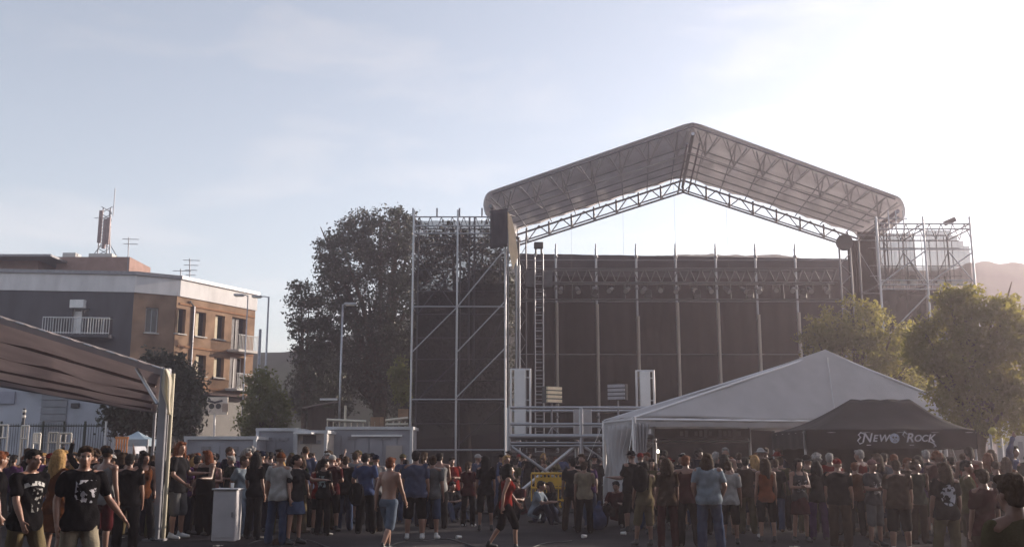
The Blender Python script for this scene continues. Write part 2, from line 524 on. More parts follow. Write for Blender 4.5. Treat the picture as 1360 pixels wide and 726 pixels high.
def apartment():
    A0 = at(-160, 606, 60.0); A1 = at(163, 606, 61.5); A2 = at(225, 606, 63); A3 = at(330, 606, 69.4)
    zt = 12.95
    root = thing('apartment_building', 'brick and dark-clad apartment block with a flat roof and white fascia', 'building', (A1.x, A1.y, 0))
    BL = mat('blind_with_lit_jamb', (.55, .49, .38), .8, .1, 4)
    FAS = mat('white_fascia', (.64, .63, .64), .8, .13, 1.6, stretch=(1, 1, .3), detail=8)

    def plane(a, b):
        d = Vector((b.x - a.x, b.y - a.y, 0)).normalized()
        return Vector((a.x, a.y, 0)), d, Vector((d.y, -d.x, 0))

    def wins(a, b, rects):
        p, d, n = plane(a, b); out = []
        for x0, x1, y0, y1 in rects:
            q0 = ray_plane(x0, y1, p, n); q1 = ray_plane(x1, y0, p, n); q2 = ray_plane(x0, y0, p, n)
            out.append(((q0 - p).dot(d), (q1 - p).dot(d), q0.z, (q1.z + q2.z) / 2))
        return out
    zf = 11.97
    # dark facade facing us
    r1 = [(94, 118, 412, 441), (120, 150, 424, 441), (66, 92, 424, 441)]
    w1 = wins(A0, A1, r1)
    w1 = [(w1[0][0], w1[0][1], 9.0, 10.65), (w1[1][0], w1[1][1], 9.0, 10.1), (w1[2][0], w1[2][1], 9.0, 10.1)]
    P, d, n = facade(root, A0, A1, 0, zf, w1, .3, DARKCLAD)
    window(root, P, d, w1[0], .3, .9, False, WHITEP, WHITEP); window(root, P, d, w1[1], .3, 0, False); window(root, P, d, w1[2], .3, 0, False)
    s0, s1 = w1[2][0] - .1, w1[1][1] + .1
    bal = MB().box(P((s0 + s1) / 2, 8.85, -.55), (s1 - s0, 1.1, .18), math.atan2(d.y, d.x)).build('balcony', DARKCLAD, root)
    rl = MB()
    for k in range(26):
        s = s0 + (s1 - s0) * k / 25
        rl.box(P(s, 9.45, -1.05), (.025, .025, 1.0))
    for zz in (9.95, 9.02): rl.tube([P(s0, zz, -1.05), P(s1, zz, -1.05)], .03, 6)
    rl.build('railing', WHITEP, bal)
    ac = MB().box(P(w1[0][0] + .35, 10.9, -.2), (.85, .4, .5)).build('air_conditioner', WHITEP, root)
    # shaded brick facet
    w2 = wins(A1, A2, [(192, 211, 408, 441)])
    P2, d2, n2 = facade(root, A1, A2, 0, zf, w2, .22, BRICK)
    window(root, P2, d2, w2[0], .22, .0, True)
    # sunlit brick facade
    rects = [(232, 247, 414, 445), (258.5, 274, 417, 448), (284.5, 299, 420, 449), (232, 246, 470, 497), (258.5, 274, 473, 501), (283, 298, 475, 503)]
    w3 = wins(A2, A3, rects)
    w3 = [(a, b, (9.35 if i < 3 else 6.8), (10.95 if i < 3 else 8.15)) for i, (a, b, c, e) in enumerate(w3)]
    lo = wins(A2, A3, [(306, 327, 420, 468)])[0]
    lo = [(lo[0], lo[1], 8.75, 11.0), (lo[0], lo[1], 6.15, 8.3)]
    P3, d3, n3 = facade(root, A2, A3, 5.7, zf, w3 + lo, .32, BRICK)
    for w in w3: window(root, P3, d3, w, .32, 1.0, True, BLACKM, BL)  # pale left halves serve as blinds and as painted sunlit jambs
    rz = math.atan2(d3.y, d3.x)
    for k, w in enumerate(lo):
        f = window(root, P3, d3, w, .32, 0, False, WHITEP if k else BLACKM)
        MB().box(P3((w[0] + w[1]) / 2, w[2] - .1, -.5), (w[1] - w[0] + .7, 1.1, .16), rz).build('balcony', CONC, root)
        rb = MB()
        for q in range(15):
            rb.box(P3(w[0] - .3 + (w[1] - w[0] + .6) * q / 14, w[2] + .45, -1.0), (.03, .03, .95), rz)
        rb.tube([P3(w[0] - .35, w[2] + .95, -1.0), P3(w[1] + .35, w[2] + .95, -1.0)], .035, 6)
        rb.build('railing', GREYP, root)
    for zz in (8.55, 11.25, 6.0):
        MB().box(P3((P3(0, 0, 0) - Vector((A3.x, A3.y, 0))).length / 2, zz, -.03), ((A3 - A2).length - .1, .08, .12), rz).build('string_course', mat('brick_course', (.27, .15, .09), .9, .15, 4), root)
    # ground floor: dark shop front set back
    facade(root, A2, A3, 0, 5.68, [], .2, mat('dark_shopfront', (.05, .045, .045), .6, .3, 1.5))
    MB().box(P3(3.4, 5.62, -.35), (7.0, .7, .14), rz).build('awning', mat('dark_brown_awning', (.07, .05, .05), .8, .2, 3), root)
    # drainpipe
    q = wins(A2, A3, [(252, 254, 410, 490)])[0]
    MB().tube([P3(q[0], 5.8, -.08), P3(q[0], 11.2, -.08), P3(q[0] - .4, 11.5, -.08)], .07, 8).build('drainpipe', STEELD, root)
    # back and far side
    B3 = Vector((A3.x - 12, A3.y + 9, 0)); B0 = Vector((A0.x, A0.y + 18, 0))
    facade(root, A3, B3, 0, zf, [], .2, BRICK, 'rear_wall')
    facade(root, B3, B0, 0, zf, [], .2, BRICK, 'rear_wall')
    facade(root, B0, A0, 0, zf, [], .2, BRICK, 'rear_wall')
    # fascia band, following the rounded corner
    pts = [A0, A1, A1.lerp(A2, .5), A2, A3, B3, B0]
    pts = [Vector((p.x, p.y, 0)) for p in pts]
    c = sum(pts, Vector()) / len(pts)
    out = [c + (p - c) * 1.012 for p in pts]
    b = MB()
    for i in range(len(out)):
        p, q_ = out[i], out[(i + 1) % len(out)]
        b.quad(p + Vector((0, 0, zf - .25)), q_ + Vector((0, 0, zf - .25)), q_ + Vector((0, 0, zt - .12)), p + Vector((0, 0, zt - .12)))
    b.poly([p + Vector((0, 0, zf - .25)) for p in reversed(out)])
    b.build('fascia', FAS, root)
    o2 = [c + (p - c) * 1.03 for p in pts]
    b = MB()
    for i in range(len(o2)):
        p, q_ = o2[i], o2[(i + 1) % len(o2)]
        b.quad(p + Vector((0, 0, zt - .14)), q_ + Vector((0, 0, zt - .14)), q_ + Vector((0, 0, zt + .08)), p + Vector((0, 0, zt + .08)))
    b.poly([p + Vector((0, 0, zt + .08)) for p in o2]); b.poly([p + Vector((0, 0, zt - .14)) for p in reversed(o2)])
    rf = b.build('roof', STEELD, root)
    # roof structures
    TR = mat('terracotta_render', (.28, .19, .165), .9, .15, 2)
    a = at(78, 360, 67); e = at(175, 360, 67); zz = at(100, 341, 67).z
    ph = MB().box(((a.x + e.x) / 2 - .2, 69, (zt + zz) / 2), (e.x - a.x, 4, zz - zt), 0).build('stair_tower', TR, root)
    MB().box((a.x + .55, 67.6, zz + .15), (.9, .9, .35)).build('chimney', CONC, ph); MB().box((a.x + 2.7, 67.6, zz + .12), (1.6, .9, .3)).build('chimney', CONC, ph)
    a = at(-60, 357, 66); e = at(50, 357, 66); zz = at(20, 346, 66).z
    ph = MB().box(((a.x + e.x) / 2, 68, (zt + zz) / 2), (e.x - a.x, 4, zz - zt)).build('penthouse', TR, root)
    MB().box(((a.x + e.x) / 2 + .5, 67.5, zz + .08), (e.x - a.x + 2, 6, .14)).build('roof', STEELD, ph)
    return zt


ZROOF = apartment()

# rooftop mast and aerials
AP = mat('antenna_panel', (.26, .20, .20), .7, .2, 3)
zz = at(100, 341, 67).z
bx = at(139, 340, 68).x
t = thing('antenna_mast', 'phone mast with vertical panels and a thin whip on the rooftop', 'antenna', (bx, 68, zz))
zt_ = at(139, 272, 68).z
tri = [(-.28, -.2), (.28, -.2), (0, .3)]
for dx, dy in tri: bar('leg', (bx + dx * 1.6, 68 + dy, zz), (bx + dx * .9, 68 + dy, zt_ - .3), .045, STEELD, t)
k = 0
z = zz + .3
while z < zt_ - .6:
    bar('brace', (bx - .4, 67.8, z), (bx + .38, 67.8, z + .45), .025, STEELD, t); bar('brace', (bx + .38, 67.8, z), (bx - .4, 67.8, z + .45), .025, STEELD, t); z += .5
for dx, z0, h in ((-.28, 1.1, 2.3), (.06, .7, 2.1), (.3, 1.0, 1.9)):
    MB().box((bx + dx, 67.55, zz + z0 + h / 2), (.22, .16, h)).build('antenna_panel', AP, t)
bar('stay', (bx - 1.0, 68, zz), (bx - .3, 68, zz + 1.1), .03, STEELD, t); bar('stay', (bx + 1.0, 68, zz), (bx + .3, 68, zz + 1.1), .03, STEELD, t)
bar('whip', (bx + .38, 68, zt_ - .8), (bx + .38, 68, at(145, 250, 68).z), .03, STEELD, t)
bar('boom', (bx - .85, 67.8, zt_ - 1.0), (bx + .3, 67.8, zt_ - 1.0), .02, STEELD, t)
for px, y0, y1, Y, lab in ((171, 315, 350, 67, 'single thin television aerial beside the rooftop stair tower'), (240, 357, 376, 66, 'short television aerial on the roof edge, left of a taller one'),
                           (252, 343, 378, 66.5, 'comb-shaped television aerial tallest above the sunlit facade')):
    p0 = at(px, y1, Y); p1 = at(px, y0, Y)
    p0.z = ZROOF + .08 if px > 200 else ZROOF
    t = thing('television_aerial', lab, 'aerial', p0, 'television aerials on the roof')
    bar('mast', p0, p1, .035, STEELD, t)
    for q in range(4 if px != 171 else 2):
        z = p1.z - .12 - q * .34
        wd = .55 - .08 * q if px != 240 else .6
        if px == 240 and q > 0: break
        bar('element', (p0.x - wd, Y, z), (p0.x + wd, Y + .15, z), .022, STEELD, t)

# low white warehouse below, with roller door
Yw = 48
x0, x1 = at(-60, 606, Yw).x, at(143, 606, Yw).x
zh = at(60, 500, Yw).z
t = thing('white_warehouse', 'low pale warehouse with a grey roller door below the canopy', 'building', ((x0 + x1) / 2, Yw + 4, 0))
MB().box(((x0 + x1) / 2, Yw + 4, zh / 2), (x1 - x0, 8, zh)).build('wall', CONCB, t)
MB().box(((x0 + x1) / 2, Yw + 4, zh + .1), (x1 - x0 + .3, 8.3, .2)).build('roof', STEELD, t)
a, e = at(54, 555, Yw), at(91, 522, Yw)
n = 14
for k in range(n):
    hz = e.z / n
    MB().box(((a.x + e.x) / 2, Yw - .04 - .012 * (k % 2), hz * (k + .5)), (e.x - a.x, .05, hz * .9)).build('door_slat', mat('roller_door', (.25, .26, .29), .6, .1, 3), t)
a, e = at(-5, 536, Yw), at(21, 520, Yw)
MB().box(((a.x + e.x) / 2, Yw - .05, (a.z + e.z) / 2), (e.x - a.x, .08, e.z - a.z)).build('sign_board', mat('grey_blue_board', (.30, .31, .38), .6, .1, 3), t)
a, e = at(38, 520, Yw), at(47, 514, Yw)
MB().box(((a.x + e.x) / 2, Yw - .2, (a.z + e.z) / 2), (e.x - a.x, .4, e.z - a.z)).build('vent_box', BLACKM, t)
a, e = at(95, 541, Yw), at(106, 535, Yw)
MB().box(((a.x + e.x) / 2, Yw - .05, (a.z + e.z) / 2), (e.x - a.x, .1, e.z - a.z)).build('wall_vent', BLACKM, t)

# fence in front of the warehouse
t = thing('mesh_fence', 'dark upright-bar fence in front of the low white warehouse', 'fence', (at(60, 606, 44).x, 44, 0))
zz = at(100, 562, 44).z
FE = mat('dark_green_fence', (.035, .045, .035), .6, .2, 3)
for px in range(-30, 150, 28):
    X = at(px, 606, 44).x
    bar('fence_post', (X, 44, 0), (X, 44, zz + .1), .05, FE if px != 138 else ALU, t)
xa, xb = at(-40, 606, 44).x, at(146, 606, 44).x
for h in (.2, zz - .1): bar('rail', (xa, 44, h), (xb, 44, h), .03, FE, t)
X = xa
bars_n = 0
while X < xb:
    bar('fence_bar', (X, 44.03, .1), (X, 44.03, zz), .013, FE, t, 6); X += .11; bars_n += 1

# billboard by the brick building
p = at(288, 540, 58)
t = thing('billboard', 'white poster board with two dark round marks on one slim pole', 'billboard', (p.x, 58, 0))
a, e = at(272, 550, 58), at(303, 527, 58)
MB().box(((a.x + e.x) / 2, 58, (a.z + e.z) / 2), (e.x - a.x, .1, e.z - a.z)).build('panel', mat('poster_white', (.62, .55, .48), .6, .12, 3), t)
for px in (281, 290):
    c = at(px, 539, 57.93)
    MB().tube([c, c + Vector((0, -.012, 0))], .16, 14).build('mark', BLACKM, t)
    c = at(px, 533, 57.93)
    MB().box(c, (.5, .012, .12), M=Matrix.Rotation(.25 if px < 285 else -.25, 3, 'Y')).build('mark', BLACKM, t)
b = MB()
for k in range(5): b.box(at(296 + k * 1.6, 541, 57.94), (.04, .012, .5))
b.build('printed_column', mat('poster_brown', (.3, .2, .15), .7, .2, 4), t)
bar('pole', (at(285, 606, 58).x, 58, 0), (at(285, 551, 58).x, 58, a.z), .06, ALU, t)


# unseen houses added behind the viewpoint to keep the low eastern sky off the crowd
for x, wd, h, y, lab in ((-34, 26, 21, -18, 'unseen tall brick house added for shade behind the viewpoint, left one'), (-6, 28, 24, -20, 'unseen tall rendered house added for shade behind the viewpoint, middle one'), (24, 30, 20, -18, 'unseen long brick house added for shade behind the viewpoint, right one')):
    t = thing('shade_house', lab, 'building', (x, y, 0), 'houses added for shade behind the viewpoint')
    mm = mat('dark_brick', (.15, .09, .06), .9, .2, 3) if x != -6 else mat('ochre_render', (.18, .145, .11), .9, .15, 1)
    p0, p1 = Vector((x + wd / 2, y, 0)), Vector((x - wd / 2, y, 0))
    ws = [(1.5 + k * 3.2, 2.7 + k * 3.2, z, z + 1.5) for k in range(int((wd - 3) / 3.2) + 1) for z in np.arange(4, h - 2.5, 3.1)]
    Pq, dq, nq = facade(t, p0, p1, 0, h, ws, .25, mm)
    for wv in ws: window(t, Pq, dq, wv, .25, 0, True)
    facade(t, p1, p1 + Vector((0, -11, 0)), 0, h, [], .2, mm, 'side_wall'); facade(t, p1 + Vector((0, -11, 0)), p0 + Vector((0, -11, 0)), 0, h, [], .2, mm, 'side_wall'); facade(t, p0 + Vector((0, -11, 0)), p0, 0, h, [], .2, mm, 'side_wall')
    MB().box((x, y - 5.5, h + .15), (wd + .8, 11.8, .3)).build('roof', STEELD, t)


# unseen row of plane trees, added to cut the fill light on the crowd
for i, x in enumerate((-38, -30, -22, -14, -6.5, 1.5, 9, 17, 25)):
    y, h = -7.5 + .8 * math.sin(i * 2.3), 14.5 + 1.2 * math.sin(i * 1.7)
    tree('shade_tree', 'dense dark plane tree added for shade in the row behind the viewpoint', 'tree', (x, y, 0),
         [((x, y, h * .62), (3.4, 3.0, h * .30)), ((x - 2.4, y + .4, h * .45), (2.4, 2.4, 2.6)), ((x + 2.4, y - .3, h * .47), (2.5, 2.4, 2.6)), ((x + .5, y, h * .82), (2.3, 2.2, 2.2)), ((x, y, h * .36), (3.2, 2.6, 1.8))],
         5200, .30, LEAFD, .35, .1, 50 + i, 'plane trees added for shade behind the viewpoint')


# ------------------------------------------------------------------ street lamps
def lamp(px, ytop, Y, side, lab, r=.07, arm=.5):
    X = at(px, 606, Y).x; zt = at(px, ytop, Y).z
    t = thing('street_lamp', lab, 'street lamp', (X, Y, 0), 'street lamps')
    MB().tube([(X, Y, 0), (X, Y, zt * .5), (X, Y, zt)], [r * 1.3, r, r * .75], 10).build('pole', STEEL, t, smooth=True)
    MB().tube([(X, Y, 0), (X, Y, .25)], r * 2.2, 10).build('base', STEELD, t)
    if side:
        MB().tube([(X, Y, zt - .05), (X + side * arm * .5, Y, zt + .02), (X + side * arm, Y, zt + .02)], .035, 6).build('arm', STEEL, t)
        b = MB().box((X + side * (arm + .25), Y, zt + .02), (.62, .26, .14))
        h = b.build('lamp_head', GREYP, t, bevel=.04)
        MB().box((X + side * (arm + .25), Y, zt - .062), (.45, .2, .03)).build('lens', mat('lamp_lens', (.75, .70, .55), .2, .05, 3), h)
    return t


lamp(347.5, 394, 62, -1, 'grey street lamp with its head to the left, beside the brick building')
lamp(338, 437, 64, 0, 'short dark bare pole just left of the street lamp', .12)
lamp(449, 404, 52, 1, 'tall slim street lamp with its head to the right, before the dark trees', .06, .15)
lamp(319, 392, 60, -1, 'thin pole reaching a small arm over the brick facade corner', .045, .3)

# ------------------------------------------------------------------ site cabins, kiosk and railing in the middle distance
CAB = mat('cabin_panel', (.25, .255, .285), .7, .18, 1.0, bump=.15, bscale=6)
CABL = mat('cream_panel', (.36, .32, .29), .65, .1, 1.0)


def cabin(px0, px1, ytop, Y, lab, cm, depth=2.4, ribs=True):
    X0, X1 = at(px0, 606, Y).x, at(px1, 606, Y).x; zt = at((px0 + px1) / 2, ytop, Y).z
    t = thing('site_cabin', lab, 'cabin', ((X0 + X1) / 2, Y + depth / 2, 0), 'site cabins behind the crowd')
    n = max(2, int((X1 - X0) / .6))
    MB().box(((X0 + X1) / 2, Y + depth / 2, zt / 2), (X1 - X0, depth, zt - .1)).build('body', cm, t)
    for k in range(n):
        wd = (X1 - X0) / n
        MB().box((X0 + wd * (k + .5), Y - .02, zt / 2 - .1), (wd * .95, .05, zt - .45)).build('wall_panel', cm, t)
    MB().box(((X0 + X1) / 2, Y + depth / 2, zt), (X1 - X0 + .16, depth + .16, .13)).build('roof', GREYP, t)
    for k in range(2): MB().box((X0 + (X1 - X0) * (.3 + .4 * k), Y - .06, zt - .42), (.4, .03, .16)).build('vent', STEELD, t)
    for X in (X0, X1): MB().box((X, Y - .03, zt / 2), (.12, .12, zt - .14)).build('corner_post', GREYP, t)
    return t, X0, X1, zt


cabin(246, 338, 581, 41, 'pale grey site cabin leftmost in the row, behind the white plinth', CAB)
cabin(341, 391, 570, 43, 'bluish site cabin in the middle, below the pale green young tree', CAB)
t, a, e, zz = cabin(393, 432, 573, 42, 'cream site cabin with a dark serving window, right of the bluish one', CABL)
MB().box((at(411, 583, 41.9).x, 41.93, at(411, 583, 41.9).z), (.55, .06, .34)).build('window', BLACKM, t)
MB().box((at(404, 578, 41.6).x, 41.6, at(404, 575, 41.6).z), (.75, .8, .06), 0).build('awning', WHITEP, t)
t, a, e, zz = cabin(434, 546, 568, 44, 'long grey site cabin at the foot of the left scaffold tower', CAB)
MB().box((at(500, 578, 43.8).x, 43.9, at(500, 578, 43.8).z), (2.2, .1, .08)).build('light_strip', WHITEP, t)
MB().box((at(523, 590, 43.8).x, 43.93, 1.1), (.7, .06, 2.0)).build('door', CABL, t)

X = at(422, 606, 52).x
t = thing('kiosk', 'small brown kiosk with a tilted roof above the cabins', 'kiosk', (X, 52, 0))
WOODB = mat('brown_boards', (.11, .085, .07), .85, .25, 4, stretch=(1, 1, .2))
z0, z1 = at(422, 562, 52).z, at(422, 541, 52).z
b = MB().box((X, 52.6, z1 / 2), (1.15, 1.1, z1)).build('body', WOODB, t)
for k in range(6): MB().box((X - .5 + k * .2, 52.03, z1 / 2), (.18, .04, z1 - .1)).build('board', WOODB, t)
MB().quad((X - .85, 51.7, z1 - .02), (X + .75, 51.7, z1 + .28), (X + .75, 53.4, z1 + .38), (X - .85, 53.4, z1 + .02)).build('roof', mat('kiosk_roof', (.26, .215, .19), .7, .2, 3), t, solid=.07)
t2 = MB().box((X + .5, 51.8, z1 + .42), (.9, .1, .1)).build('lamp_strip', WHITEP, t)

# sunlit railing on a raised walkway
Yr = 50
t = thing('walkway_railing', 'raised walkway railing catching the sun above the long grey cabin', 'railing', (at(490, 606, Yr).x, Yr, 0))
RAILW = mat('pale_handrail', (.74, .68, .56), .35, .08, 3, metal=.3)
for (xa, ya, xb, yb) in ((434, 557, 486, 559.5), (512, 558, 542, 554.5), (512, 563.5, 542, 563)):
    bar('handrail', at(xa, ya, Yr), at(xb, yb, Yr), .07, RAILW, t)
MB().box((at(488, 606, Yr).x, Yr + .5, at(488, 570, Yr).z), (at(545, 606, Yr).x - at(430, 606, Yr).x, 1.2, .16)).build('deck', WOODB, t)
for px in range(433, 546, 8):
    X = at(px, 606, Yr).x
    bar('baluster', (X, Yr + .05, at(px, 570, Yr).z), (X, Yr + .05, at(px, 559, Yr).z), .028, RAILW, t)
for px in range(436, 546, 22):
    X = at(px, 606, Yr).x
    bar('support_post', (X, Yr + .5, 0), (X, Yr + .5, at(px, 570, Yr).z), .07, STEELD, t)
WB2 = mat('light_boards', (.34, .22, .14), .85, .2, 3)
for px in (494, 500, 506):
    MB().box((at(px, 606, Yr).x, Yr - .1, at(px, 561, Yr).z), (.2, .08, .55)).build('board', WB2, t)
MB().box((at(535, 548, Yr).x, Yr + .3, at(535, 549, Yr).z), (.5, .4, .5)).build('equipment_box', WB2, t)
lamp_p = at(459, 538, 51)
t = thing('wooden_post', 'short pale post standing behind the sunlit railing', 'post', (lamp_p.x, 51, 0))
bar('shaft', (lamp_p.x, 51, 0), (lamp_p.x, 51, lamp_p.z), .07, RAILW, t)


# ------------------------------------------------------------------ stage
def scaff(name, lab, xs_px, Y, D, zt, levels, diag, front_m, y_ref=500, lattice=True, r=.055):
    """front standards at the given pixel columns, a rear frame D behind, ledgers and braces"""
    xs = [at(p, y_ref, Y).x for p in xs_px]
    t = thing(name, lab, 'scaffold tower', ((xs[0] + xs[-1]) / 2, Y, 0))
    for X in xs:
        bar('standard', (X, Y, 0), (X, Y, zt + .35), r, front_m, t)
        bar('standard', (X, Y + D, 0), (X, Y + D, zt), r * .8, STEELD, t)
    for z in levels:
        for i in range(len(xs) - 1):
            bar('ledger', (xs[i], Y, z), (xs[i + 1], Y, z), r * .65, front_m, t)
            bar('ledger', (xs[i], Y + D, z), (xs[i + 1], Y + D, z), r * .6, STEELD, t)
        for X in xs: bar('transom', (X, Y, z), (X, Y + D, z), r * .6, STEELD, t)
    for i, za, zb in diag:
        bar('brace', (xs[i], Y - .03, za), (xs[i + 1], Y - .03, zb), r * .6, front_m, t)
    if lattice:
        for i in range(len(xs) - 1):
            for k in range(8):
                xa = xs[i] + (xs[i + 1] - xs[i]) * k / 8; xb = xs[i] + (xs[i + 1] - xs[i]) * (k + 1) / 8
                z0, z1 = zt - .8, zt
                if k % 2: z0, z1 = z1, z0
                bar('lattice_web', (xa, Y, z0), (xb, Y, z1), .022, STEELD, t, 6)
    return t, xs


YT = 47.0
ztl = at(548, 288, YT).z
lev = [at(600, y, YT).z for y in (597, 530, 407, 310)] + [ztl, ztl - .45]
zq = lambda y: at(600, y, YT).z
LT, lx = scaff('scaffold_tower', 'tall scaffold tower hung with black mesh left of the stage', (546, 606, 671), YT, 2.6, ztl, lev,
               [(0, zq(468), zq(408)), (1, zq(408), zq(330)), (1, zq(468), zq(400)), (1, zq(528), zq(462))], STEEL, r=.05)
# mesh hung between front and rear standards; the foot stays open in the left bay
for i in range(2):
    xa, xb = lx[i] + .06, lx[i + 1] - .06
    b = MB().grid(lambda u, v, xa=xa, xb=xb: (xa + (xb - xa) * u, YT + .18 + .05 * math.sin(u * 17 + v * 3), .4 + (ztl - .15 - .4) * v), 30, 8)
    b.build('scrim', SCRIM, LT, smooth=True)
b = MB().grid(lambda u, v: (lx[0] + (lx[2] - lx[0]) * u, YT + 2.75 + .06 * math.sin(u * 25), .4 + (ztl - 3.2) * v), 40, 4)
b.build('scrim', SCRIM, LT, smooth=True)
b = MB().grid(lambda u, v: (lx[2] + .07, YT + .1 + 2.5 * u, .4 + (ztl - 1.0) * v), 10, 6)
b.build('side_scrim', BLACKC, LT, smooth=True)
for i, za_, zb__ in ((0, 407, 330), (0, 330, 407), (1, 530, 407), (0, 530, 468), (1, 330, 300), (1, 590, 530)):
    bar('rear_brace', (lx[i], YT + 2.55, zq(za_)), (lx[i + 1], YT + 2.55, zq(zb__)), .03, STEELD, LT)
for y in (345, 375, 440, 470, 500, 560):
    for i in range(2): bar('rear_ledger', (lx[i], YT + 2.6, zq(y)), (lx[i + 1], YT + 2.6, zq(y)), .028, STEELD, LT)
for px in (622, 629): bar('guide_tube', (at(px, 500, YT + 1.3).x, YT + 1.3, 6), (at(px, 500, YT + 1.3).x, YT + 1.3, ztl + .3), .05, STEELD, LT)
for px in (548, 580, 610, 640): bar('top_spigot', (at(px, 300, YT).x, YT + .05, ztl), (at(px, 300, YT).x, YT + .05, ztl + .45), .04, STEELD, LT)
# dark speaker cloth at the top right of the tower with a sunlit turned edge
a, e = at(651, 331, YT - .3), at(674, 280, YT - .3)
MB().grid(lambda u, v: (a.x + (e.x - a.x) * u, YT - .35 + .05 * math.sin(9 * u + 4 * v), a.z + (e.z - a.z) * v + .12 * u), 8, 8).build('speaker_cloth', mat('slate_cloth', (.045, .045, .055), .9, .2, 2), LT, smooth=True, solid=.02)
PALE = mat('pale_cloth', (.72, .60, .44), .8, .12, 2, bump=.3, bscale=6, transl=.3)
q = [at(674, 281, YT - .3), at(676, 330, YT - .3), at(681, 358, YT - .4), at(688, 340, YT + 1.2), at(684, 310, YT + 1.2), at(679, 288, YT + .8)]
tag(MB().poly(q).build('cloth_flap', PALE, solid=.03), 'pale sunlit cloth flap hanging between the left tower and the stage roof', 'cloth')
for px, y0, y1 in ((686, 600, 330), (690, 600, 352)):
    bar('inner_standard', (at(px, 500, YT + 3).x, YT + 3, 0), (at(px, 500, YT + 3).x, YT + 3, at(px, y1, YT + 3).z), .05, STEEL, LT)

# stage roof ----------------------------------------------------------------
YF, YB = 48.0, 57.6
FA, BA = at(920, 161.5, YF), at(906, 236, YB)
FL, BL_ = at(645, 256, YF), at(686, 306, YB)
FR, BR = at(1198, 263, YF), at(1138, 311, YB)
SR = thing('stage_roof', 'big gabled stage roof of grey tarpaulin on aluminium trusses', 'stage roof', (FA.x, (YF + YB) / 2, 0))


def ridge(s, v):
    """s -1 left eave .. 0 apex .. 1 right eave; v 0 front .. 1 back"""
    e, k, bk = (FL, FA, s < 0), None, None
    f = FA.lerp(FL if s < 0 else FR, abs(s)); b = BA.lerp(BL_ if s < 0 else BR, abs(s))
    p = f.lerp(b, v)
    rnd = max(0, 1 - abs(s) * 26) * .06 + max(0, (abs(s) - .975) / .025) ** 2 * .14
    p.z -= rnd
    return p


def tarp(sgn):
    def fn(u, v):
        if u < .88:
            s = u / .88; p = ridge(sgn * s, v)
            p.z -= .09 * abs(math.sin(s * math.pi * 7)) * math.sin(math.pi * v)
        else:
            k = (u - .88) / .12
            p = ridge(sgn, v); p.z -= .95 * k; p.x += sgn * .10 * math.sin(k * math.pi)
        sc = abs(math.sin(min(u / .88, 1) * math.pi * 7)) * max(0, (v - .8) / .2)
        p.y -= .28 * sc
        p.z += .012 * math.sin(23 * u + 31 * v) * min(1, v * 4)
        return p
    MB().grid(fn, 112, 16).build('canopy', TARP, SR, smooth=True, solid=.03)


for s in (-1, 1): tarp(s)


def truss_pt(s, v, dz): return ridge(s, v) - Vector((0, 0, dz))


NP = 7
for sg in (-1, 1):
    # front arch: upper chord under the edge, V webs reaching back to the purlins
    bar('front_chord', truss_pt(0, .012, .14), truss_pt(sg * .97, .012, .14), .05, STEELD, SR)
    bar('lower_chord', truss_pt(0, .20, .95), truss_pt(sg * .97, .20, .80), .03, PALET, SR)
    for k in range(14):
        sa, sb = sg * k / 14, sg * (k + 1) / 14
        bar('web', truss_pt(sa, .015, .16), truss_pt(sg * (k + .5) / 14, .10, .55), .022, PALET, SR); bar('web', truss_pt(sb, .015, .16), truss_pt(sg * (k + .5) / 14, .10, .55), .022, PALET, SR)
    for k in range(NP):
        sm = sg * (k + .5) / NP
        low = truss_pt(sm, .20, .9)
        for ds in (-.34, .34):
            bar('web', truss_pt(sg * (abs(sm) + ds / NP * 1.0), .015, .30), low, .04, PALET, SR)
        bar('web', truss_pt(sm, .10, .20), low, .035, PALET, SR)
        bar('purlin', truss_pt(sm, .20, .9), truss_pt(sm, .5, .45), .03, PALET, SR)
        bar('purlin', truss_pt(sm, .02, .2), truss_pt(sm, .97, .2), .032, STEEL, SR)
    # back arch: two lower chords and frames of struts, seen below the tarp
    bar('back_chord', truss_pt(0, .95, .25), truss_pt(sg, .95, .25), .06, STEELD, SR)
    bar('back_chord', truss_pt(0, .95, .98), truss_pt(sg, .95, .90), .06, STEEL, SR)
    bar('back_chord', truss_pt(0, 1.02, .62), truss_pt(sg, 1.02, .58), .045, STEEL, SR)
    for k in range(8):
        sm = sg * k / 7.5
        bar('strut', truss_pt(sm, .95, .2), truss_pt(sm, .95, .97), .06, STEELD, SR)
        bar('strut', truss_pt(sm, 1.02, .60), truss_pt(sm, .95, .97), .045, STEELD, SR)
        sm2 = sg * (k + .45) / 7.5
        if k < 7:
            bar('strut', truss_pt(sm, .95, 0.96), truss_pt(sm2, .95, .25), .035, STEEL, SR)
            bar('strut', truss_pt(sg * (k + .95) / 7.5, .95, 0.96), truss_pt(sm2, .95, .25), .035, STEEL, SR)
# cross folds of the tarp on rafters in the middle
for v in (.33, .46, .6, .74, .87):
    for sg in (-1, 1): bar('rafter', truss_pt(0, v, .16), truss_pt(sg * .98, v, .14), .035, STEEL, SR)
bar('ridge_beam', truss_pt(0, .01, .55), truss_pt(0, .99, .55), .09, STEEL, SR)
for ds in (-.03, .03): bar('ridge_beam', truss_pt(ds, .01, 1.0), truss_pt(ds, .99, .9), .05, STEELD, SR)
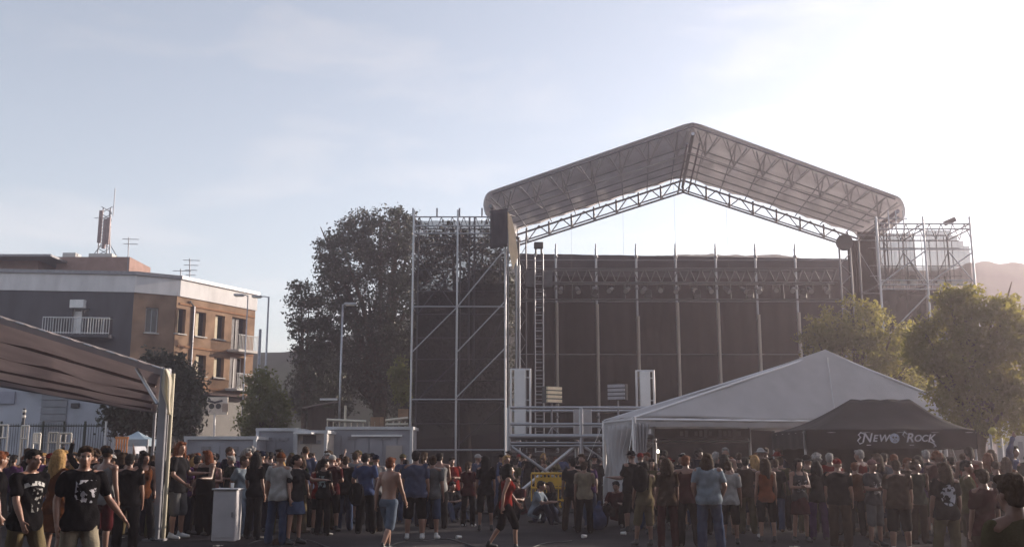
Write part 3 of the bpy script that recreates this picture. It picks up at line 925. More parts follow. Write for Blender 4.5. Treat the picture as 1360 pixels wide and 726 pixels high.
# eave beams and the four legs that carry the roof
for sg, f in ((-1, FL), (1, FR)):
    bar('eave_beam', truss_pt(sg * .98, .02, .7), truss_pt(sg * .98, .98, .7), .10, STEELD, SR)
    bar('eave_beam', truss_pt(sg * .98, .02, 1.0), truss_pt(sg * .98, .98, 1.0), .06, STEELD, SR)
    for v in (.25, .9):
        p = truss_pt(sg * .95, v, .8)
        for dx, dy in ((-.2, -.2), (.2, -.2), (.2, .2), (-.2, .2)):
            bar('roof_leg', (p.x + dx, p.y + dy, 0), (p.x + dx, p.y + dy, p.z), .04, STEELD, SR)
        zz = .3; flip = 1
        while zz < p.z - .8:
            bar('leg_lacing', (p.x - .2 * flip, p.y - .2, zz), (p.x + .2 * flip, p.y - .2, zz + .7), .022, STEELD, SR, 6); zz += .7; flip = -flip

# backdrop wall -------------------------------------------------------------
YW = 62.0
wx0, wx1 = at(684, 400, YW).x, at(1150, 400, YW).x
BD = thing('stage_backdrop', 'huge black backdrop cloth on a wall of scaffold poles at the back of the stage', 'backdrop', ((wx0 + wx1) / 2, YW, 0))
za, zb = at(690, 336, YW).z, at(1115, 343.5, YW).z
b = MB().grid(lambda u, v: (wx0 + (wx1 - wx0) * u, YW + .12 + .05 * math.sin(u * 140) * (1 - v * .6) + .05 * math.sin(u * 41 + v * 5), .2 + (za + (zb - za) * u - .2) * v), 240, 12)
b.build('cloth', BLACKC, BD, smooth=True)
b = MB().grid(lambda u, v: (wx0 + (wx1 - wx0) * u, YW + .03, (za + (zb - za) * u) * (.90 + .098 * v)), 40, 2)
b.build('top_border', mat('charcoal_cloth', (.05, .05, .06), .9, .2, 1), BD, smooth=True)
YP = 61.6
POLEM = mat('glint_pole', (.46, .41, .35), .5, .35, 2, stretch=(6, 6, .6), metal=.25)
for i, px in enumerate((739, 793, 847, 900, 954, 1007.5, 1061)):
    X = at(px, 440, YP).x
    zt = at(px, 330, YP).z
    bar('standard', (X, YP, 0), (X, YP, zt), .075, STEEL, BD)
    for z in np.arange(2.0, zt, 2.0): bar('coupler', (X, YP, z - .09), (X, YP, z + .09), .12, STEELD, BD)
    bar('spigot', (X, YP, zt), (X, YP, zt + .3), .04, STEELD, BD)
    z0, z1 = at(px, 545, YP).z, at(px, (402, 404, 420, 402, 402, 418, 415)[i], YP).z
    bar('pole_glint', (X + .03, YP - .1, z0), (X + .03, YP - .1, z1), .10, POLEM, BD)  # paler, uneven tone stands for glints along the lower pole
for y in (345, 400, 470, 540):
    z = at(900, y, YP).z
    bar('ledger', (wx0, YP + .1, z), (wx1, YP + .1, z), .035, STEELD, BD)
# dark side wall of the stage, left and right
SIDE = thing('stage_side_wall', 'black cloth side wall along the left of the stage', 'stage wall', (at(690, 606, 55).x, 55, 0))
b = MB().grid(lambda u, v: (at(687, 400, 50).x + u * .25, 50.3 + 11.2 * u, .2 + 13.2 * v + .05 * math.sin(u * 20)), 30, 6)
b.build('cloth', BLACKC, SIDE, smooth=True)
SIDE2 = thing('stage_side_wall', 'black cloth side wall beside the right scaffold tower', 'stage wall', (at(1150, 606, 56).x, 56, 0))
xr = at(1116, 420, 55).x
b = MB().grid(lambda u, v: (xr + .9 * u + .08 * math.sin(u * 40), 53.2 + .12 * math.sin(u * 31), .2 + (at(1130, 318, 53).z - .2) * v), 40, 6)
b.build('cloth', BLACKC, SIDE2, smooth=True)
b = MB().grid(lambda u, v: (at(1150, 420, 51).x + 1.2 * u + .07 * math.sin(u * 36), 51.5, .2 + (at(1150, 305, 51).z - .2) * v), 40, 6)
b.build('cloth', BLACKC, SIDE2, smooth=True)
# deck
ST = thing('stage_platform', 'dark stage platform with a black skirt', 'stage', (9.3, 55, 0))
MB().box((9.3, 55.5, 1.75), (20.6, 12.2, .14)).build('deck', BLACKM, ST)
MB().grid(lambda u, v: (-1.0 + 20.6 * u, 49.35 + .05 * math.sin(u * 200), 1.66 * v), 260, 2).build('skirt', BLACKC, ST, smooth=True)
for X in range(0, 20, 3):
    for Y in (51, 55, 60): bar('leg', (X, Y, 0), (X, Y, 1.68), .05, STEELD, ST)

# flown lighting truss with lamps ------------------------------------------
YL = 56.5
TR_ = thing('lighting_truss', 'dark box truss with lamps flown before the black backdrop', 'lighting truss', (at(900, 606, YL).x, YL, 0))
tx0, tx1 = at(690, 370, YL).x, at(1112, 370, YL).x
z1, z0 = at(900, 357, YL).z, at(900, 375, YL).z
DT = mat('dark_truss', (.10, .10, .11), .5, .2, 5, metal=.4)
for dy in (0, .6):
    for z in (z0, z1): bar('chord', (tx0, YL + dy, z), (tx1, YL + dy, z), .05, DT, TR_)
n = 56
for k in range(n):
    xa = tx0 + (tx1 - tx0) * k / n; xb = tx0 + (tx1 - tx0) * (k + 1) / n
    bar('web', (xa, YL, z0 if k % 2 else z1), (xb, YL, z1 if k % 2 else z0), .035, DT, TR_, 6)
zl = at(900, 398, YL).z
bar('lower_bar', (tx0, YL - .1, zl), (tx1, YL - .1, zl), .05, DT, TR_)
for px in (700, 760, 830, 900, 970, 1040, 1100):
    X = at(px, 380, YL).x
    bar('drop_tube', (X, YL - .1, zl), (X, YL, z0), .03, DT, TR_)
    bar('hoist_chain', (X, YL + .3, z1), (X, YL + .3, ridge(max(-.95, min(.95, (X - 9.4) / 10)), .86).z - .3), .006, BLACKM, TR_, 6)
LENS = mat('spotlight_lens', (.30, .29, .27), .1, .05, 3)
spots = list(range(745, 1100, 22))
zones = {}
for i, px in enumerate(spots):
    X = at(px, 380, YL).x; z = z0 - .42
    wd = ('first', 'second', 'third', 'fourth', 'fifth', 'sixth', 'seventh', 'eighth', 'ninth', 'tenth', 'eleventh', 'twelfth', 'thirteenth', 'fourteenth', 'fifteenth', 'sixteenth', 'seventeenth')[i]
    t = thing('spotlight', f'{wd} lamp from the left hanging from the dark lighting truss', 'spotlight', (X, YL, z), 'lamps on the lighting truss')
    tl = random.uniform(-.5, .5); tl2 = random.uniform(-.25, .25)
    dv = Vector((tl, -.8, -.45 + tl2)).normalized()
    MB().tube([Vector((X, YL, z)) - dv * .25, Vector((X, YL, z)) + dv * .1, Vector((X, YL, z)) + dv * .28], [.10, .14, .17], 10).build('lamp_body', BLACKM, t)
    MB().tube([Vector((X, YL, z)) + dv * .27, Vector((X, YL, z)) + dv * .295], .145, 10).build('lens', LENS, t)
    MB().tube([(X - .2, YL, z), (X - .2, YL, z + .3), (X + .2, YL, z + .3), (X + .2, YL, z)], .02, 6).build('yoke', BLACKM, t)
    bar('clamp', (X, YL, z + .3), (X, YL, z0 + .02), .03, BLACKM, t)
for i, px in enumerate((720, 790, 860, 925, 995, 1065)):
    X = at(px, 388, YL).x
    wd = ('leftmost', 'second', 'third', 'fourth', 'fifth', 'rightmost')[i]
    t = thing('moving_head_lamp', f'{wd} dark moving head lamp from the left on the lower truss bar', 'stage lamp', (X, YL - .1, zl), 'moving head lamps on the lower bar')
    MB().box((X, YL - .1, zl + .17), (.42, .3, .22)).build('base', BLACKM, t, bevel=.03)
    MB().tube([(X - .2, YL - .1, zl + .28), (X - .2, YL - .1, zl + .55), (X + .2, YL - .1, zl + .55), (X + .2, YL - .1, zl + .28)], .03, 6).build('yoke', BLACKM, t)
    MB().tube([(X, YL - .3, zl + .40), (X, YL - .1, zl + .46), (X, YL + .12, zl + .5)], [.16, .15, .08], 10).build('lamp_body', BLACKM, t)

# lattice ladder mast on the left of the stage ------------------------------
YM = 52.5
X = at(716, 440, YM).x
zt = at(716, 322, YM).z
t = thing('lattice_mast', 'tall narrow lattice mast with a hoist head on the left of the stage', 'mast', (X, YM, 0))
for dx in (-.22, .22):
    for dy in (0, .4): bar('chord', (X + dx, YM + dy, 0), (X + dx, YM + dy, zt - .6), .04, STEEL, t)
z = .2
while z < zt - 1:
    bar('rung', (X - .22, YM, z), (X + .22, YM, z), .03, STEEL, t); bar('rung', (X - .22, YM + .4, z + .2), (X + .22, YM + .4, z + .2), .025, STEELD, t); z += .42
MB().box((X, YM + .2, zt - .12), (.5, .5, .3)).build('hoist_head', BLACKM, t, bevel=.03)
for dx in (-.15, .15): bar('head_post', (X + dx, YM + .2, zt - .7), (X + dx, YM + .2, zt - .25), .05, BLACKM, t)
zc = at(716, 370, YM).z
for dx in (-.5, .5): MB().box((X + dx, YM + .1, zc), (.45, .5, .9)).build('sleeve_block', DT, t)

# right tower ---------------------------------------------------------------
ztr = at(1172, 297, YT).z
zr = lambda y: at(1235, y, YT).z
RT, rx = scaff('scaffold_tower', 'scaffold tower with pale mesh panels at the right of the stage', (1171, 1234, 1297), YT, 2.6, ztr,
               [zr(590), zr(520), zr(450), zr(378), zr(304), ztr], [(0, zr(377), zr(333)), (1, zr(377), zr(335)), (0, zr(450), zr(390))], STEEL, 400)
bar('brace', ((rx[0] + rx[1]) / 2, YT - .03, zr(333)), (rx[1], YT - .03, zr(377)), .035, STEEL, RT)
bar('brace', ((rx[1] + rx[2]) / 2, YT - .03, zr(335)), (rx[2], YT - .03, zr(377)), .035, STEEL, RT)
for y in (331, 372, 384):
    for i in range(2): bar('ledger', (rx[i], YT, zr(y)), (rx[i + 1], YT, zr(y)), .03, STEEL, RT)
for k in range(7):
    X = rx[0] + (rx[1] - rx[0]) * (k + 1) / 9
    MB().grid(lambda u, v, X=X: (X + (u - .5) * .27, YT + .25 + .04 * math.cos((u - .5) * 3), zr(372) + (zr(308) - zr(372)) * v), 3, 1).build('mesh_strip', SCRIMG, RT, smooth=True)
for k in range(8):
    X = rx[1] + (rx[2] - rx[1]) * (k + .75) / 8.3
    top = zr(304) if k < 5 else zr(304 + 7 * (k - 4))
    MB().grid(lambda u, v, X=X, top=top: (X + (u - .5) * .29, YT + .25 + .05 * math.cos((u - .5) * 3), zr(374) + (top - zr(374)) * v), 3, 1).build('mesh_strip', SCRIMG, RT, smooth=True)
for i in range(2):
    xa, xb = rx[i] + .05, rx[i + 1] - .05
    MB().grid(lambda u, v, xa=xa, xb=xb: (xa + (xb - xa) * u, YT + .2 + .04 * math.sin(u * 21), .4 + (zr(384) - .4) * v), 24, 4).build('scrim', mat('brown_scrim_mesh', (.05, .045, .042), .9, .2, 1, gauze=.12), RT, smooth=True)
    MB().grid(lambda u, v, xa=xa, xb=xb: (xa + (xb - xa) * u, YT + 2.7, .4 + (zr(340) - .4) * v), 8, 4).build('scrim', SCRIM, RT, smooth=True)
for k in range(1, 12):
    X = rx[0] + (rx[2] - rx[0]) * k / 12
    bar('guard_tube', (X, YT + 1.3, zr(378)), (X, YT + 1.3, ztr - .1 - .25 * (k % 3)), .022, STEELD, RT)
for y in (312, 322, 346, 360): bar('guard_rail', (rx[0], YT + 1.32, zr(y)), (rx[2], YT + 1.32, zr(y)), .024, STEELD, RT)
for k in range(4):
    xa = rx[0] + (rx[2] - rx[0]) * k / 4; xb = rx[0] + (rx[2] - rx[0]) * (k + 1) / 4
    bar('brace', (xa, YT + 2.6, zr(378 if k % 2 else 320)), (xb, YT + 2.6, zr(320 if k % 2 else 378)), .028, STEELD, RT)
for px in (1205, 1214, 1255, 1275): MB().box((at(px, 375, YT).x, YT + .4, zr(374)), (.5, .3, .16)).build('lamp_case', mat('pale_case', (.6, .56, .5), .5, .1, 3), RT)
MB().box((at(1264, 294, YT).x, YT + .2, ztr + .16), (.5, .3, .22), M=Matrix.Rotation(-.4, 3, 'Y')).build('floodlight', BLACKM, RT)
for px in (1180, 1190, 1200): bar('top_spigot', (at(px, 290, YT + 1).x, YT + 1, ztr - .5), (at(px, 290, YT + 1).x, YT + 1, ztr + .9), .035, STEEL, RT)
bar('ledger', (at(1165, 290, YT + 1).x, YT + 1, ztr + .5), (at(1205, 290, YT + 1).x, YT + 1, ztr + .5), .03, STEEL, RT)
# small lattice column beside the right tower
X = at(1126, 400, 50).x
t = thing('lattice_column', 'lattice column at the right inner edge of the stage', 'column', (X, 50, 0))
zt = at(1126, 322, 50).z
for dx in (-.28, .28): bar('chord', (X + dx, 50, 0), (X + dx, 50, zt), .05, STEELD, t)
z = .3; fl = 1
while z < zt - .6:
    bar('lacing', (X - .28 * fl, 50, z), (X + .28 * fl, 50, z + .55), .03, STEELD, t); z += .55; fl = -fl
MB().tube([(X, 49.9, zt), (X + .02, 50.1, zt)], .42, 14).build('pulley', BLACKM, t)

# ------------------------------------------------------------------ scaffold platform in front of the stage
Yp, Dp = 34.5, 2.5
zd = at(730, 579, Yp).z
xs = [at(px, 580, Yp).x for px in (675.5, 772, 869)]
PF = thing('scaffold_platform', 'raised scaffold platform with guard rails and crossed braces in front of the stage', 'platform', (xs[1], Yp, 0))
for X in xs:
    for Y in (Yp, Yp + Dp):
        bar('standard', (X, Y, 0), (X, Y, at(700, 541, Yp).z), .075, STEEL, PF, 10)
        bar('base_plate', (X, Y, 0), (X, Y, .03), .16, STEELD, PF)
for i in range(2):
    for Y in (Yp, Yp + Dp):
        for z, r in ((zd, .085), (at(730, 563, Yp).z, .05), (at(730, 541, Yp).z, .05), (zd - .32, .04), (zd - .22, .04)):
            bar('ledger', (xs[i], Y, z), (xs[i + 1], Y, z), r, STEEL, PF)
    for k in range(6):
        wd = (xs[i + 1] - xs[i] - .2) / 6
        MB().box((xs[i] + .1 + wd * (k + .5), Yp + Dp / 2, zd + .03 + .004 * (k % 2)), (wd * .96, Dp - .1, .06)).build('deck_plank', mat('deck_plank', (.26, .23, .21), .8, .25, 4), PF)
zf = .25
bar('brace', (xs[0] + .1, Yp - .06, zd - .35), (xs[1] - .1, Yp - .06, zf + .1), .05, STEEL, PF)
bar('brace', (xs[0] + .15, Yp + .06, zf), (xs[1] - .05, Yp + .06, zd - .2), .065, ALU, PF)
bar('brace', (xs[1] + .1, Yp - .06, zd - .35), (xs[2] - .1, Yp - .06, zf + .1), .05, STEEL, PF)
bar('brace', (xs[1] + .1, Yp + .06, zf), (xs[2] - .1, Yp + .06, zd - .3), .05, STEEL, PF)
for X in xs: bar('transom', (X, Yp, zd), (X, Yp + Dp, zd), .05, STEEL, PF)


def framed_panel(px0, px1, f0, f1, y0, Y, lab):
    a, e = at(px0, y0, Y), at(px1, y0, Y)
    t = thing('framed_panel', lab, 'panel', ((a.x + e.x) / 2, Y, zd + .06), 'white panels on the scaffold platform')
    MB().box(((a.x + e.x) / 2, Y, (zd + .10 + e.z) / 2), (e.x - a.x, .12, e.z - zd - .1)).build('panel', WHITEP, t, bevel=.02)
    fa, fe = at(f0, y0, Y), at(f1, y0, Y)
    for X in (fa.x, fe.x): bar('frame_post', (X, Y, zd + .06), (X, Y, e.z + .05), .04, ALU, t)
    bar('frame_top', (fa.x, Y, e.z + .02), (fe.x, Y, e.z + .02), .035, ALU, t)
    for z in np.arange(zd + .5, e.z, .8):
        bar('frame_rung', (fa.x, Y + .08, z), (fe.x, Y + .08, z), .025, STEEL, t)


framed_panel(683, 698, 678.5, 704, 491, Yp + 1.2, 'tall narrow white panel in a tube frame at the left end of the platform')
framed_panel(849.5, 863, 845, 868, 493, Yp + 1.4, 'tall narrow white panel right of the platform, above the marquee roof')
for px0, px1, lab in ((762, 771.5, 'slim white board, left one of a pair behind the platform rail'), (774.5, 785.5, 'slim white board, right one of a pair behind the platform rail')):
    a, e = at(px0, 578, Yp + .5), at(px1, 541, Yp + .5)
    MBo = MB().box(((a.x + e.x) / 2, Yp + .5, (zd + .075 + e.z) / 2), (e.x - a.x, .25, e.z - zd - .075)).build('white_board', mat('off_white_board', (.50, .47, .47), .6, .1, 3), None, bevel=.02)
    tag(MBo, lab, 'board', 'white boards behind the platform rail')
# twin cases on stands; sunlit and shaded looks are put into their louvre colours
for px, y0, y1, lab, cm in ((732.5, 513, 535, 'sunlit louvred floodlight bank on a stand above the platform', mat('sun_tint_louvre', (.80, .66, .46), .4, .1, 3)),
                            (820.5, 510, 531, 'grey floodlight bank on a stand beyond the platform, in shade', mat('shade_tint_louvre', (.30, .30, .33), .5, .1, 3))):
    Y = Yp + 1.3
    a, e = at(px - 12, y1, Y), at(px + 12, y0, Y)
    t = thing('floodlight_bank', lab, 'floodlight', ((a.x + e.x) / 2, Y, zd + .06), 'floodlight banks on the platform')
    R_ = Matrix.Rotation(RAD(32 if px < 800 else -25), 3, 'Z')
    c = Vector(((a.x + e.x) / 2, Y, (a.z + e.z) / 2))
    MB().box(c, (e.x - a.x, .25, e.z - a.z), M=R_).build('case', BLACKM, t)
    for k in range(4):
        hz = (e.z - a.z) / 4
        MB().box(c + R_ @ Vector((0, -.17, -1.5 * hz + k * hz)), (e.x - a.x - .04, .10, hz * .72), M=R_).build('louvre', cm, t)
    bar('stand', (c.x, Y, zd + .06), (c.x, Y, a.z), .035, STEELD, t)
    for ang in (0, 2.1, 4.2): bar('stand_foot', (c.x, Y, zd + .35), (c.x + .3 * math.cos(ang), Y + .3 * math.sin(ang), zd + .06), .02, STEELD, t)
# yellow barrier under it
YELL = mat('yellow_paint', (.62, .36, .02), .5, .15, 3)
Y = 33.2
a, e = at(706, 676, Y).x, at(752, 676, Y).x
t = thing('crowd_barrier', 'yellow crowd barrier standing under the scaffold platform', 'barrier', ((a + e) / 2, Y, 0))
for z in (.22, .62, 1.08): bar('rail', (a, Y, z), (e, Y, z), .04, YELL, t)
for k in range(10): bar('upright', (a + (e - a) * k / 9, Y, .2), (a + (e - a) * k / 9, Y, 1.08), .022, YELL, t)
MB().box(((a + e) / 2, Y - .02, .82), (e - a - .3, .03, .28)).build('panel', YELL, t)
for X in (a + .2, e - .2): bar('foot', (X, Y - .35, .04), (X, Y + .35, .04), .035, YELL, t); bar('leg', (X, Y, .04), (X, Y, .25), .03, YELL, t)

# ------------------------------------------------------------------ white marquee
MA = at(843, 606, 31); MBc = at(1331, 606, 35.0); MC = at(803, 606, 34.0)
off = Vector((MC.x - MA.x, MC.y - MA.y, 0)) * 1.55
pA = Vector((MA.x, MA.y, 0)); pB = Vector((MBc.x, MBc.y, 0)); pC = pA + off / 1.55; pD = pB + off / 1.55
ze = at(843, 554, 31).z; zb_ = at(843, 566, 31).z
pk = at(1096, 464, 35.2)
MQ = thing('marquee', 'large white marquee with a peaked roof and gathered side curtain', 'marquee', (pk.x, pk.y, 0))
Zv = lambda p, z: Vector((p.x, p.y, z))


def cloth_tri(a, b, c, n=26, sag=.20, amp=.035):
    """fabric between two eave corners and the peak, hanging slightly slack"""
    m = MB()

    def fn(u, v):
        e = a.lerp(b, u); p = e.lerp(c, v)
        p.z -= sag * math.sin(math.pi * v) * (.35 + .65 * math.sin(math.pi * u)) if v < 1 else 0
        p.z += amp * math.sin(u * 13 + v * 8) * (1 - v) + amp * .8 * math.sin((u - .5) * 40 * (1 - v) + 3) * v * (1 - v) * 2
        return p
    return m.grid(fn, n, n)


for a, b in ((pA, pB), (pB, pD), (pD, pC), (pC, pA)):
    cloth_tri(Zv(a, ze), Zv(b, ze), pk, 26).build('roof_cloth', WHITEPVC, MQ, smooth=True, solid=.015)
    d = (b - a)
    MB().grid(lambda u, v, a=a, d=d: Zv(a + d * u + Vector((d.y, -d.x, 0)).normalized() * .02 * (1 + math.sin(u * d.length * 6)), ze + .01 - (ze - zb_) * v * (1 + .05 * math.sin(u * d.length * 2))), int(d.length * 6), 2).build('valance', WHITEPVC, MQ, smooth=True)
    bar('eave_beam', Zv(a, ze - .06), Zv(b, ze - .06), .05, ALU, MQ)
for p in (pA, pB, pC, pD): bar('post', Zv(p, 0), Zv(p, ze), .07, ALU, MQ); bar('rafter', Zv(p, ze), pk - Vector((0, 0, .1)), .04, ALU, MQ)
# seams radiating from the peak on the front cloth
for f in (.52,):
    e = Zv(pA.lerp(pB, f), ze + .012)
    n_ = Vector((.03, -.05, .03))
    pts = []
    for k in range(9):
        v = k / 9
        p = e.lerp(pk, v); p.z -= .20 * math.sin(math.pi * v) * (.35 + .65 * math.sin(math.pi * f)); pts.append(p + n_)
    MB().tube(pts, .014, 6).build('seam', GREYP, MQ)


for p, dv in ((pA, Vector((-.6, -1.2, 0))), (pB, Vector((1.2, -.9, 0))), (pD, Vector((1.2, .9, 0))), (pC, Vector((-1.2, .5, 0)))):
    bar('guy_rope', Zv(p, ze - .02), Zv(p + dv, .02), .010, WHITEP, MQ, 6)


def curtain(p0, p1, z0, z1, pleats, amp, name='curtain', lab=None, pinch=.45):
    d = p1 - p0; n = Vector((d.y, -d.x, 0)).normalized(); L_ = d.length

    def fn(u, v):
        k = 1 - pinch * math.sin(math.pi * min(1, (1 - v) * 1.1)) ** 2
        uu = .35 + (u - .35) * k
        return p0 + d * uu + n * (amp * math.sin(u * pleats * math.pi * 2) + .3 * amp * math.sin(u * pleats * 5.3 + v * 4)) + Vector((0, 0, z0 + (z1 - z0) * v))
    MB().grid(fn, int(pleats * 10), 12).build(name, WHITEPVC, MQ, smooth=True, solid=.008)


curtain(pC, pA + (pA - pC) * .02, .25, zb_ + .1, 6, .09)
curtain(pA + Vector((.02, -.05, 0)), pA + (pB - pA).normalized() * .5 + Vector((0, -.05, 0)), .9, zb_ + .1, 4, .07, pinch=.3)
# signs and a counter inside the marquee
t = thing('service_counter', 'dark serving counter with a striped fascia board inside the marquee', 'counter', (at(930, 606, 33.4).x, 33.4, 0))
xa, xb = at(872, 606, 33.4).x, at(1000, 606, 33.4).x
CTR = mat('dark_brown_board', (.07, .05, .045), .7, .25, 3)
MB().box(((xa + xb) / 2, 33.4, .55), (xb - xa, .6, 1.1)).build('counter', CTR, t)
MB().box(((xa + xb) / 2, 33.75, 2.38), (xb - xa, .12, .32)).build('fascia_board', mat('dull_fascia', (.14, .12, .12), .6, .2, 3), t)
b = MB()
for k in range(13):
    if k in (2, 7): continue
    b.box((xa + .9 + k * .16, 33.68, 2.38), (.10, .012, .15 + .05 * (k % 3)))
b.build('lettering', mat('grey_letter', (.34, .32, .33), .6, .1, 5), t)
for X in (xa, xb): bar('post', (X, 33.75, 0), (X, 33.75, 2.6), .05, STEEL, t)
bar('rail', (xa, 33.7, 2.12), (xb, 33.7, 2.12), .035, STEEL, t)
t = thing('marquee_wall', 'dark rear wall of stacked goods under the white marquee', 'stall wall', (at(1000, 606, 36.5).x, 36.5, 0))
MB().box((at(1010, 606, 36.5).x, 37.2, 1.3), (9.5, .1, 2.6)).build('back_cloth', mat('brown_cloth', (.05, .04, .038), .9, .3, 2), t)
for k in range(7):
    MB().box((at(900 + k * 34, 606, 36.4).x, 36.6, .5 + .12 * (k % 3)), (.7, .5, 1.0 + .24 * (k % 3))).build('stacked_goods', (mat('dull_red_goods', (.16, .05, .04), .8, .3, 4), mat('ochre_goods', (.25, .16, .05), .8, .3, 4), CTR)[k % 3], t)
a, e = at(1030, 594, 30), at(1067, 571, 30)
t = thing('hanging_sign', 'pale pink sign board hung on a post left of the black tent', 'sign', ((a.x + e.x) / 2, 30, 0))
MB().box(((a.x + e.x) / 2, 30, (a.z + e.z) / 2), (e.x - a.x, .05, e.z - a.z)).build('board', mat('dusty_pink_board', (.42, .34, .31), .7, .12, 5), t, bevel=.01)
MB().box((a.x + .35, 29.966, (a.z + e.z) / 2 + .03), (.32, .012, .3)).build('printed_block', mat('grey_letter', (.34, .32, .33)), t)
for k in range(3): MB().box((a.x + .22 + k * .12, 29.955, (a.z + e.z) / 2 + .04), (.05, .012, .22)).build('printed_stroke', WHITEP, t)
bar('post', (e.x, 30.06, 0), (e.x, 30.06, a.z + .1), .035, ALU, t)
bar('post', (a.x, 30.06, 0), (a.x, 30.06, a.z + .1), .035, STEELD, t)
zl_ = at(874, 599, 31.6)
t = thing('work_lamp', 'small bright bulb on a pole by the white curtain', 'lamp', (zl_.x, 31.6, 0))
bar('pole', (zl_.x, 31.6, 0), (zl_.x, 31.6, zl_.z - .05), .05, mat('brass_pole', (.40, .28, .12), .5, .2, 4), t)
BULB = bpy.data.materials.new('lit_bulb'); BULB.use_nodes = True
_b = BULB.node_tree.nodes['Principled BSDF']; _b.inputs['Emission Color'].default_value = (1, .86, .6, 1); _b.inputs['Emission Strength'].default_value = 4; _b.inputs['Base Color'].default_value = (.9, .85, .7, 1)
MB().tube([zl_ + Vector((0, 0, -.06)), zl_, zl_ + Vector((0, 0, .06))], [.02, .04, .015], 10).build('bulb', BULB, t, smooth=True)


# ------------------------------------------------------------------ black pop-up tent with lettering
def text_mesh(s, size, ext, shear, m, bold=.0):
    cu = bpy.data.curves.new('lettering', 'FONT')
    cu.body = s; cu.size = size; cu.extrude = ext; cu.shear = shear; cu.align_x = 'CENTER'; cu.align_y = 'CENTER'; cu.offset = bold
    o = bpy.data.objects.new('lettering', cu); COL.objects.link(o)
    dg = bpy.context.evaluated_depsgraph_get()
    me = bpy.data.meshes.new_from_object(o.evaluated_get(dg))
    bpy.data.objects.remove(o)
    me.materials.clear(); me.materials.append(m)
    return me


Yn, Dn = 24.0, 3.0
na, nb = at(1071, 606, Yn).x, at(1298, 606, Yn).x
ze_ = at(1190, 571, Yn).z; zv = at(1190, 597, Yn).z
NT = thing('popup_tent', 'black pop-up tent with white NEW ROCK lettering on its front valance', 'tent', ((na + nb) / 2, Yn + Dn / 2, 0))
cA, cB, cC, cD = Vector((na, Yn, ze_)), Vector((nb, Yn, ze_)), Vector((nb, Yn + Dn, ze_)), Vector((na, Yn + Dn, ze_))
zr_ = at(1168, 530.5, Yn + 1.5).z
r0, r1 = Vector((at(1130, 530, Yn + 1.5).x, Yn + 1.5, zr_)), Vector((at(1208, 530, Yn + 1.5).x, Yn + 1.5, zr_))


def slope(p, q, r, s, m=BLACKPVC):
    def fn(u, v):
        a = p.lerp(q, u); b = s.lerp(r, u); x = a.lerp(b, v)
        x.z -= .10 * math.sin(math.pi * v) + .012 * math.sin(u * 19 + v * 5)
        return x
    MB().grid(fn, 24, 12).build('roof_cloth', m, NT, smooth=True, solid=.012)


slope(cA, cB, r1, r0); slope(cC, cD, r0, r1); slope(cB, cC, r1, r1); slope(cD, cA, r0, r0)
for p, q in ((cA, cB), (cB, cC), (cC, cD), (cD, cA)):
    d = q - p
    MB().grid(lambda u, v, p=p, d=d: p + d * u + Vector((d.y, -d.x, 0)).normalized() * (.03 + .008 * math.sin(u * 31)) + Vector((0, 0, .01 - (ze_ - zv) * v * (1 - .05 * abs(math.sin(u * 9))))), 40, 3).build('valance', BLACKPVC, NT, smooth=True)
    bar('eave_rail', p - Vector((0, 0, .05)), q - Vector((0, 0, .05)), .025, STEEL, NT)
for p in (cA, cB, cC, cD): bar('leg', (p.x, p.y + (.06 if p.y == Yn else -.06), 0), (p.x, p.y + (.06 if p.y == Yn else -.06), ze_), .03, STEEL, NT)
MB().grid(lambda u, v: (na + .05 + (nb - na - .1) * u, Yn + Dn - .1 + .03 * math.sin(u * 40), .05 + (ze_ - .1) * v), 60, 3).build('back_wall', BLACKPVC, NT, smooth=True)
LET = mat('silver_lettering', (.62, .61, .66), .6, .06, 8)
zc = at(1190, 582, Yn).z


def place_text(s, px, size, dz=0):
    o = link('lettering', text_mesh(s, size, .003, .28, LET, .004), NT)
    c = at(px, 582, Yn)
    o.location = Vector((c.x, Yn - .062, zc + dz)) - NT.location
    o.rotation_euler = (math.pi / 2, 0, 0)


place_text('N', 1149.5, .30, .01); place_text('E', 1160.5, .22); place_text('W', 1172, .24)
place_text('R', 1206.5, .30, .01); place_text('O', 1217, .22); place_text('C', 1226, .22); place_text('K', 1235, .26)
for pts in ([(1149, 576), (1143, 574), (1140, 577), (1143, 580), (1139, 585), (1142, 589), (1147, 587)], [(1205, 576), (1201, 573), (1199, 577), (1202, 580)], [(1235, 586), (1240, 588), (1243, 592), (1240, 593)]):
    MB().tube([at(x, y, Yn - .062) for x, y in pts], [.012] + [.018] * (len(pts) - 2) + [.006], 6).build('flourish', LET, NT)
for px in (1154, 1211):   # serifs under the large capitals
    MB().box(at(px, 590.5, Yn - .062), (.10, .008, .014)).build('flourish', LET, NT)
c = at(1188, 581.5, Yn - .062)
EMB = mat('emblem_disc', (.42, .47, .58), .6, .35, 22)
e = MB().tube([c, c + Vector((0, -.012, 0))], .115, 24).build('emblem', EMB, NT)
for dx, dz, r in ((-.035, .02, .024), (.035, .02, .024), (0, -.02, .012)):
    MB().tube([c + Vector((dx, -.012, dz)), c + Vector((dx, -.018, dz))], r, 10).build('emblem_mark', BLACKM, e)
for k in range(5): MB().box(c + Vector((-.04 + .02 * k, -.015, -.06)), (.008, .008, .04)).build('emblem_mark', BLACKM, e)
